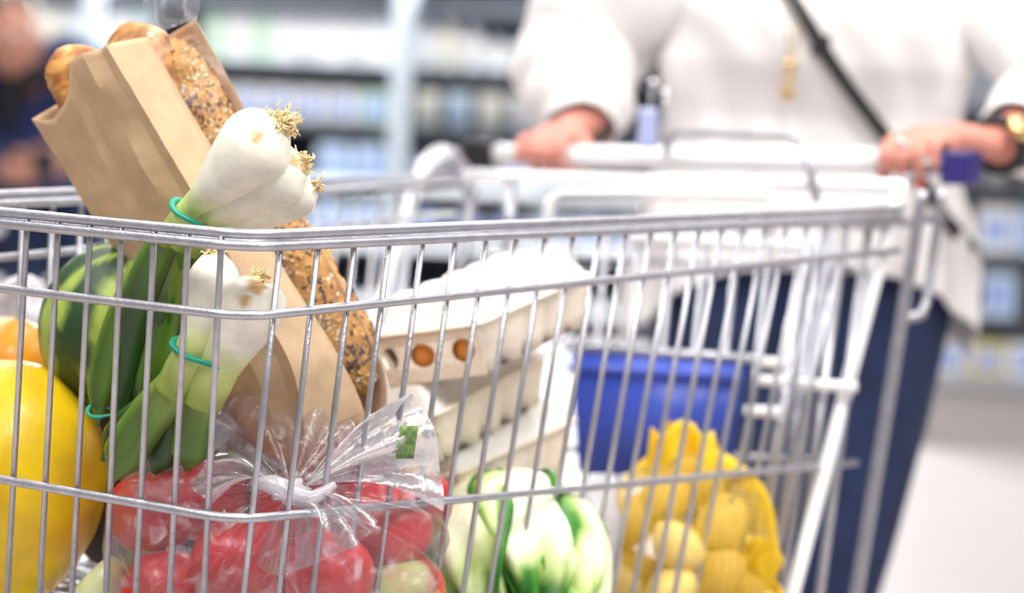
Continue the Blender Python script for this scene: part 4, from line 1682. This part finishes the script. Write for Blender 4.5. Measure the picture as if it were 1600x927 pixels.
mb.build('scarf', M['black_cloth'], man, remesh=0.014)
mb = MB()
mb.ball(mh + V((-0.006, 0.022, 0.024)), (0.086, 0.098, 0.112), nu=24, nv=16, fn=lambda d: 1 - 0.2 * sstep(0.0, 0.5, -d.y) * (d.z < 0.42))
mb.build('hair', M['hair'], man)
for sx in (-1, 1):
    mb = MB(); mb.ball(mh + V((sx * 0.030, -0.079, 0.010)), (0.013, 0.010, 0.009), nu=12, nv=8); mb.build('eye', M['eye'], man)
    hip, knee, ank = mlegs[(sx + 1) // 2]
j = MB()
j.tube([pv_ + V((0, 0, 0.06)), pv_ + V((0, 0, -0.06))], [0.17, 0.17], 20, flat=0.75, up=V((0, -1, 0)))
for hip, knee, ank in mlegs:
    j.tube(catmull([hip, hip.lerp(knee, 0.5), knee, ank], 16), [0.11, 0.09, 0.075, 0.06], 14)
j.build('trousers', M['denim'], man, remesh=0.014)
for hip, knee, ank in mlegs:
    mb = MB(); mb.tube(catmull([ank + V((0, 0.04, -0.04)), ank + V((0, -0.06, -0.045)), ank + V((0, -0.2, -0.055))], 8), [0.045, 0.046, 0.032], 12)
    mb.build('shoe', M['black_plastic'], man)
mb = MB()
mb.box(hl.lerp(hr, 0.5) + V((0, -0.055, 0.012)), (0.075, 0.006, 0.038), bev=0.004)
tag(mb.build('phone', M['black_plastic'], loc=hl.lerp(hr, 0.5)), 'dark phone held in both hands by the bending man', 'phone')

# ------------------------------------------------------------------ chiller along the back, products on its shelves
CY = 9.0


def zc_at(py, px, Y=CY):
    return P(px, py, Y).z


SHZ = [1.105, 0.865, 0.625, 0.385, 0.145]
EDGE = [-3.02, -1.74, -0.46, 0.82]
bayname = ['left', 'middle', 'right']
for bi in range(3):
    x0, x1 = EDGE[bi], EDGE[bi + 1]
    xm, hw = (x0 + x1) / 2, (x1 - x0) / 2
    ch_ = empty('chiller', (xm, CY + 0.35, 0), ['open chiller cabinet behind the bending man', 'lit chiller cabinet behind the bread bag',
                                              'lit chiller cabinet left of the woman\'s arm'][bi], 'chiller', 'chillers along the back wall')
    mb = MB(); mb.box((xm, CY + 0.72, 1.05), (hw, 0.03, 1.05)); mb.build('back_panel', M['fix_dark'], ch_)
    mb = MB(); mb.box((xm, CY + 0.66, 1.30), (hw - 0.04, 0.02, 0.055)); mb.build('upper_panel', M['fix_grey'], ch_)
    mb = MB(); mb.box((xm, CY + 0.38, 0.06), (hw, 0.36, 0.06)); mb.build('plinth', M['fix_dark'], ch_)
    mb = MB(); mb.box((xm, CY + 0.33, 2.05), (hw, 0.42, 0.10)); mb.build('canopy', M['fix_grey'], ch_)
    mb = MB(); mb.box((x1 - 0.018, CY + 0.26, 1.05), (0.0175, 0.30, 1.05)); mb.build('side_panel', M['fix_light'], ch_)
    if True:
        mb = MB(); mb.box((x0 + 0.018, CY + 0.26, 1.05), (0.0175, 0.30, 1.05)); mb.build('side_panel', M['fix_light'], ch_)
    for si, z in enumerate([1.365] + SHZ):
        mb = MB(); mb.box((xm, CY + 0.36, z - 0.010), (hw - 0.036, 0.34, 0.010))
        sh = mb.build('shelf', M['fix_grey'], ch_)
        mb = MB(); mb.box((xm, CY + 0.010, z - 0.012), (hw - 0.036, 0.008, 0.020)); mb.build('price_rail', M['rail_white'] if z < 0.8 else M['fix_dark'], sh)
    mb = MB(); mb.box((xm, CY - 0.06, 1.945), (hw - 0.05, 0.03, 0.006)); mb.build('light_strip', M['led'], ch_)
    area('chiller_lamp', (xm, CY - 0.10, 1.93), hw * 1.8, 0.18, 175, (0.93, 1.0, 0.99), (math.radians(-32), 0, 0))

PAL = {'white': (0.88, 0.89, 0.90), 'ivory': (0.86, 0.84, 0.74), 'pale green': (0.62, 0.80, 0.66), 'pale blue': (0.55, 0.70, 0.86),
       'blue': (0.12, 0.22, 0.55), 'dark': (0.06, 0.06, 0.07), 'mint': (0.66, 0.84, 0.80), 'yellow': (0.80, 0.70, 0.30), 'grey': (0.45, 0.48, 0.54)}
PM = {k: mat('pack_' + k.replace(' ', '_'), v, 0.45, var=0.04, scale=14) for k, v in PAL.items()}
capm = mat('pack_cap', (0.30, 0.40, 0.72), 0.4)
ORD = ['first', 'second', 'third', 'fourth', 'fifth', 'sixth', 'seventh', 'eighth', 'ninth', 'tenth', 'eleventh', 'twelfth', 'thirteenth',
       'fourteenth', 'fifteenth', 'sixteenth', 'seventeenth', 'eighteenth']
MESH = {}


def product(kind, w_, h_, d_, colour):
    key = (kind, round(w_, 3), round(h_, 3), colour)
    if key in MESH:
        return MESH[key]
    mb = MB()
    caps = None
    if kind == 'milk_carton':
        mb.box((0, 0, h_ * 0.39), (w_ / 2, d_ / 2, h_ * 0.39), bev=0.003)
        a = [mb.bm.verts.new(p) for p in ((-w_ / 2, -d_ / 2, h_ * .78), (w_ / 2, -d_ / 2, h_ * .78), (w_ / 2, d_ / 2, h_ * .78), (-w_ / 2, d_ / 2, h_ * .78),
                                          (-w_ / 2, 0, h_ * .94), (w_ / 2, 0, h_ * .94))]
        for f in ((0, 1, 5, 4), (2, 3, 4, 5), (1, 2, 5), (3, 0, 4)):
            mb.face([a[i] for i in f])
        mb.box((0, 0, h_ * 0.965), (w_ / 2, 0.003, h_ * 0.035))
    elif kind == 'bottle':
        prof = [(0.0, 0.48), (0.02, 0.5), (0.6, 0.5), (0.72, 0.44), (0.84, 0.2), (0.95, 0.19), (1.0, 0.19)]
        mb.tube([(0, 0, z * h_) for z, r in prof], [r * w_ for z, r in prof], 16)
    elif kind == 'tub':
        prof = [(0.0, 0.40), (0.85, 0.48), (0.86, 0.52), (1.0, 0.52)]
        mb.tube([(0, 0, z * h_) for z, r in prof], [r * w_ for z, r in prof], 16)
    else:
        mb.box((0, 0, h_ / 2), (w_ / 2, d_ / 2, h_ / 2), bev=0.006)
    bmesh.ops.recalc_face_normals(mb.bm, faces=mb.bm.faces[:])
    me = bpy.data.meshes.new(kind)
    mb.bm.to_mesh(me); mb.bm.free()
    me.materials.append(PM[colour])
    for p in me.polygons:
        p.use_smooth = kind in ('bottle', 'tub')
    cap_me = None
    mb = MB()
    if kind == 'bottle':
        mb.tube([(0, 0, h_ * 0.93), (0, 0, h_ * 1.02)], 0.22 * w_, 12)
    elif kind == 'milk_carton':
        mb.tube([(0, -d_ * 0.24, h_ * 0.84), (0, -d_ * 0.36, h_ * 0.90)], 0.014, 10)
    elif kind == 'tub':
        mb.tube([(0, 0, h_ * 0.99), (0, 0, h_ * 1.03)], 0.54 * w_, 16)
    else:
        mb.box((0, -d_ / 2 - 0.001, h_ * 0.5), (w_ * 0.34, 0.0015, h_ * 0.28))
    cap_me = bpy.data.meshes.new('cap')
    bmesh.ops.recalc_face_normals(mb.bm, faces=mb.bm.faces[:])
    mb.bm.to_mesh(cap_me); mb.bm.free()
    cap_me.materials.append(capm if kind != 'tub' else PM['white'])
    MESH[key] = (me, cap_me)
    return MESH[key]


PARTN = {'milk_carton': 'cap', 'bottle': 'cap', 'tub': 'lid', 'box': 'label_panel'}
WORDS = {'milk_carton': 'milk carton', 'bottle': 'bottle', 'tub': 'tub', 'box': 'box'}


def put(kind, w_, h_, d_, colour, loc, label, group):
    me, cap = product(kind, w_, h_, d_, colour)
    o = bpy.data.objects.new('product_box' if kind == 'box' else kind, me)
    COL.objects.link(o)
    o.location = loc
    tag(o, label, WORDS[kind], group)
    c = bpy.data.objects.new(PARTN[kind], cap)
    COL.objects.link(c)
    c.parent = o
    return o


def pxof(x, z, Y):
    u = x / Y * F; v = -(z - ZC) / Y * F
    c, s = math.cos(ROLL), math.sin(ROLL)
    return 800 + u * c - v * s, HY + u * s + v * c


# (bay, shelf) -> runs of kind, width, height, depth, colours
RUNS = {
    (0, 0): ('milk_carton', 0.090, 0.205, 0.09, ['pale green', 'white', 'ivory']),
    (1, 0): ('milk_carton', 0.092, 0.210, 0.09, ['white', 'white', 'mint', 'white', 'pale green']),
    (2, 0): ('bottle', 0.088, 0.150, 0.088, ['white', 'white', 'ivory', 'white']),
    (0, 1): ('tub', 0.105, 0.13, 0.105, ['white', 'pale blue', 'grey']),
    (1, 1): ('box', 0.120, 0.135, 0.10, ['pale blue', 'white', 'mint', 'pale green', 'white']),
    (2, 1): ('tub', 0.120, 0.140, 0.12, ['ivory', 'white', 'pale blue', 'white']),
    (0, 2): ('box', 0.120, 0.15, 0.10, ['grey', 'white']),
    (1, 2): ('box', 0.130, 0.15, 0.10, ['pale blue', 'grey', 'pale blue', 'white']),
    (2, 2): ('box', 0.120, 0.130, 0.10, ['dark', 'grey', 'white', 'pale blue']),
    (1, 3): ('box', 0.150, 0.15, 0.12, ['grey', 'dark', 'pale blue']),
    (2, 3): ('box', 0.150, 0.15, 0.12, ['dark', 'grey']),
}
SHN = ['top', 'second', 'third', 'fourth']
for (bi, si), (kind, w_, h_, d_, cols) in RUNS.items():
    x0, x1 = EDGE[bi] + 0.045, EDGE[bi + 1] - 0.045
    n = int((x1 - x0) / (w_ + 0.006))
    gap = (x1 - x0) / n
    cnt = 0
    for k in range(n):
        x = x0 + gap * (k + 0.5)
        z = SHZ[si]
        X, Y_ = pxof(x, z + h_ / 2, CY + 0.1)
        if X < -15 or (75 < X < 330 and Y_ > 50) or (330 <= X < 480 and Y_ > 185) or X > 985 or (X < 110 and si > 0):
            continue
        if X > 840 and Y_ > 150 and si < 3:
            continue
        hh_ = h_
        if bi == 2 and si == 0 and k in (0, 1, 2):
            hh_ = 0.215 if k < 2 else 0.19
        colr = cols[(k * 2 + (k // 3)) % len(cols)]
        lab = f'{colr} {WORDS[kind]}, {ORD[cnt]} from left on the {SHN[si]} shelf of the {bayname[bi]} chiller'
        put(kind, w_, hh_, d_, colr, (x, CY + 0.04 + d_ / 2 + random.uniform(0, 0.02), z), lab, f'products on the {SHN[si]} shelf, {bayname[bi]} chiller')
        cnt += 1

# ------------------------------------------------------------------ shelf rack on the right
RY = 6.75
rx0, rx1 = P(1430, 690, RY).x, P(1800, 690, RY).x
rack = empty('shelf_rack', ((rx0 + rx1) / 2, RY + 0.25, 0), 'low grey shelf rack behind the woman at the right edge', 'shelf')
xm, hw = (rx0 + rx1) / 2, (rx1 - rx0) / 2
mb = MB(); mb.box((xm, RY + 0.26, 0.10), (hw, 0.24, 0.10)); mb.build('plinth', M['plinth'], rack)
mb = MB(); mb.box((xm, RY + 0.50, 0.75), (hw, 0.02, 0.75)); mb.build('back_panel', M['fix_grey'], rack)
RSZ = [0.215, 0.40, 0.60, 0.81, 1.05]
for z in RSZ:
    mb = MB(); mb.box((xm, RY + 0.25, z - 0.012), (hw, 0.25, 0.012))
    sh = mb.build('shelf', M['fix_dark'], rack)
    mb = MB(); mb.box((xm, RY - 0.006, z - 0.014), (hw, 0.006, 0.018)); mb.build('price_rail', M['fix_dark'] if z > 0.3 else M['fix_grey'], sh)
mb = MB(); mb.box((rx0, RY + 0.25, 0.75), (0.02, 0.25, 0.75)); mb.build('side_panel', M['fix_grey'], rack)
RR = [('box', 0.105, 0.11, 0.10, ['ivory', 'yellow', 'white', 'pale blue']), ('box', 0.12, 0.145, 0.12, ['white', 'pale blue', 'white', 'ivory']),
      ('box', 0.11, 0.15, 0.11, ['pale blue', 'white', 'pale blue']), ('tub', 0.11, 0.15, 0.11, ['pale blue', 'white', 'grey'])]
for si, (kind, w_, h_, d_, cols) in enumerate(RR):
    n = int((2 * hw - 0.06) / (w_ + 0.008))
    cnt = 0
    for k in range(n):
        x = rx0 + 0.05 + (w_ + 0.008) * (k + 0.5)
        X, Y_ = pxof(x, RSZ[si] + h_ / 2, RY)
        if X < 1478 or X > 1625 or (X < 1500 and Y_ < 520):
            continue
        colr = cols[k % len(cols)]
        put(kind, w_, h_, d_, colr, (x, RY + 0.03 + d_ / 2, RSZ[si]),
            f'{colr} {WORDS[kind]}, {ORD[cnt]} from left on the {["bottom", "second", "third", "fourth"][si]} shelf of the right rack',
            f'products on the {["bottom", "second", "third", "fourth"][si]} shelf of the right rack')
        cnt += 1
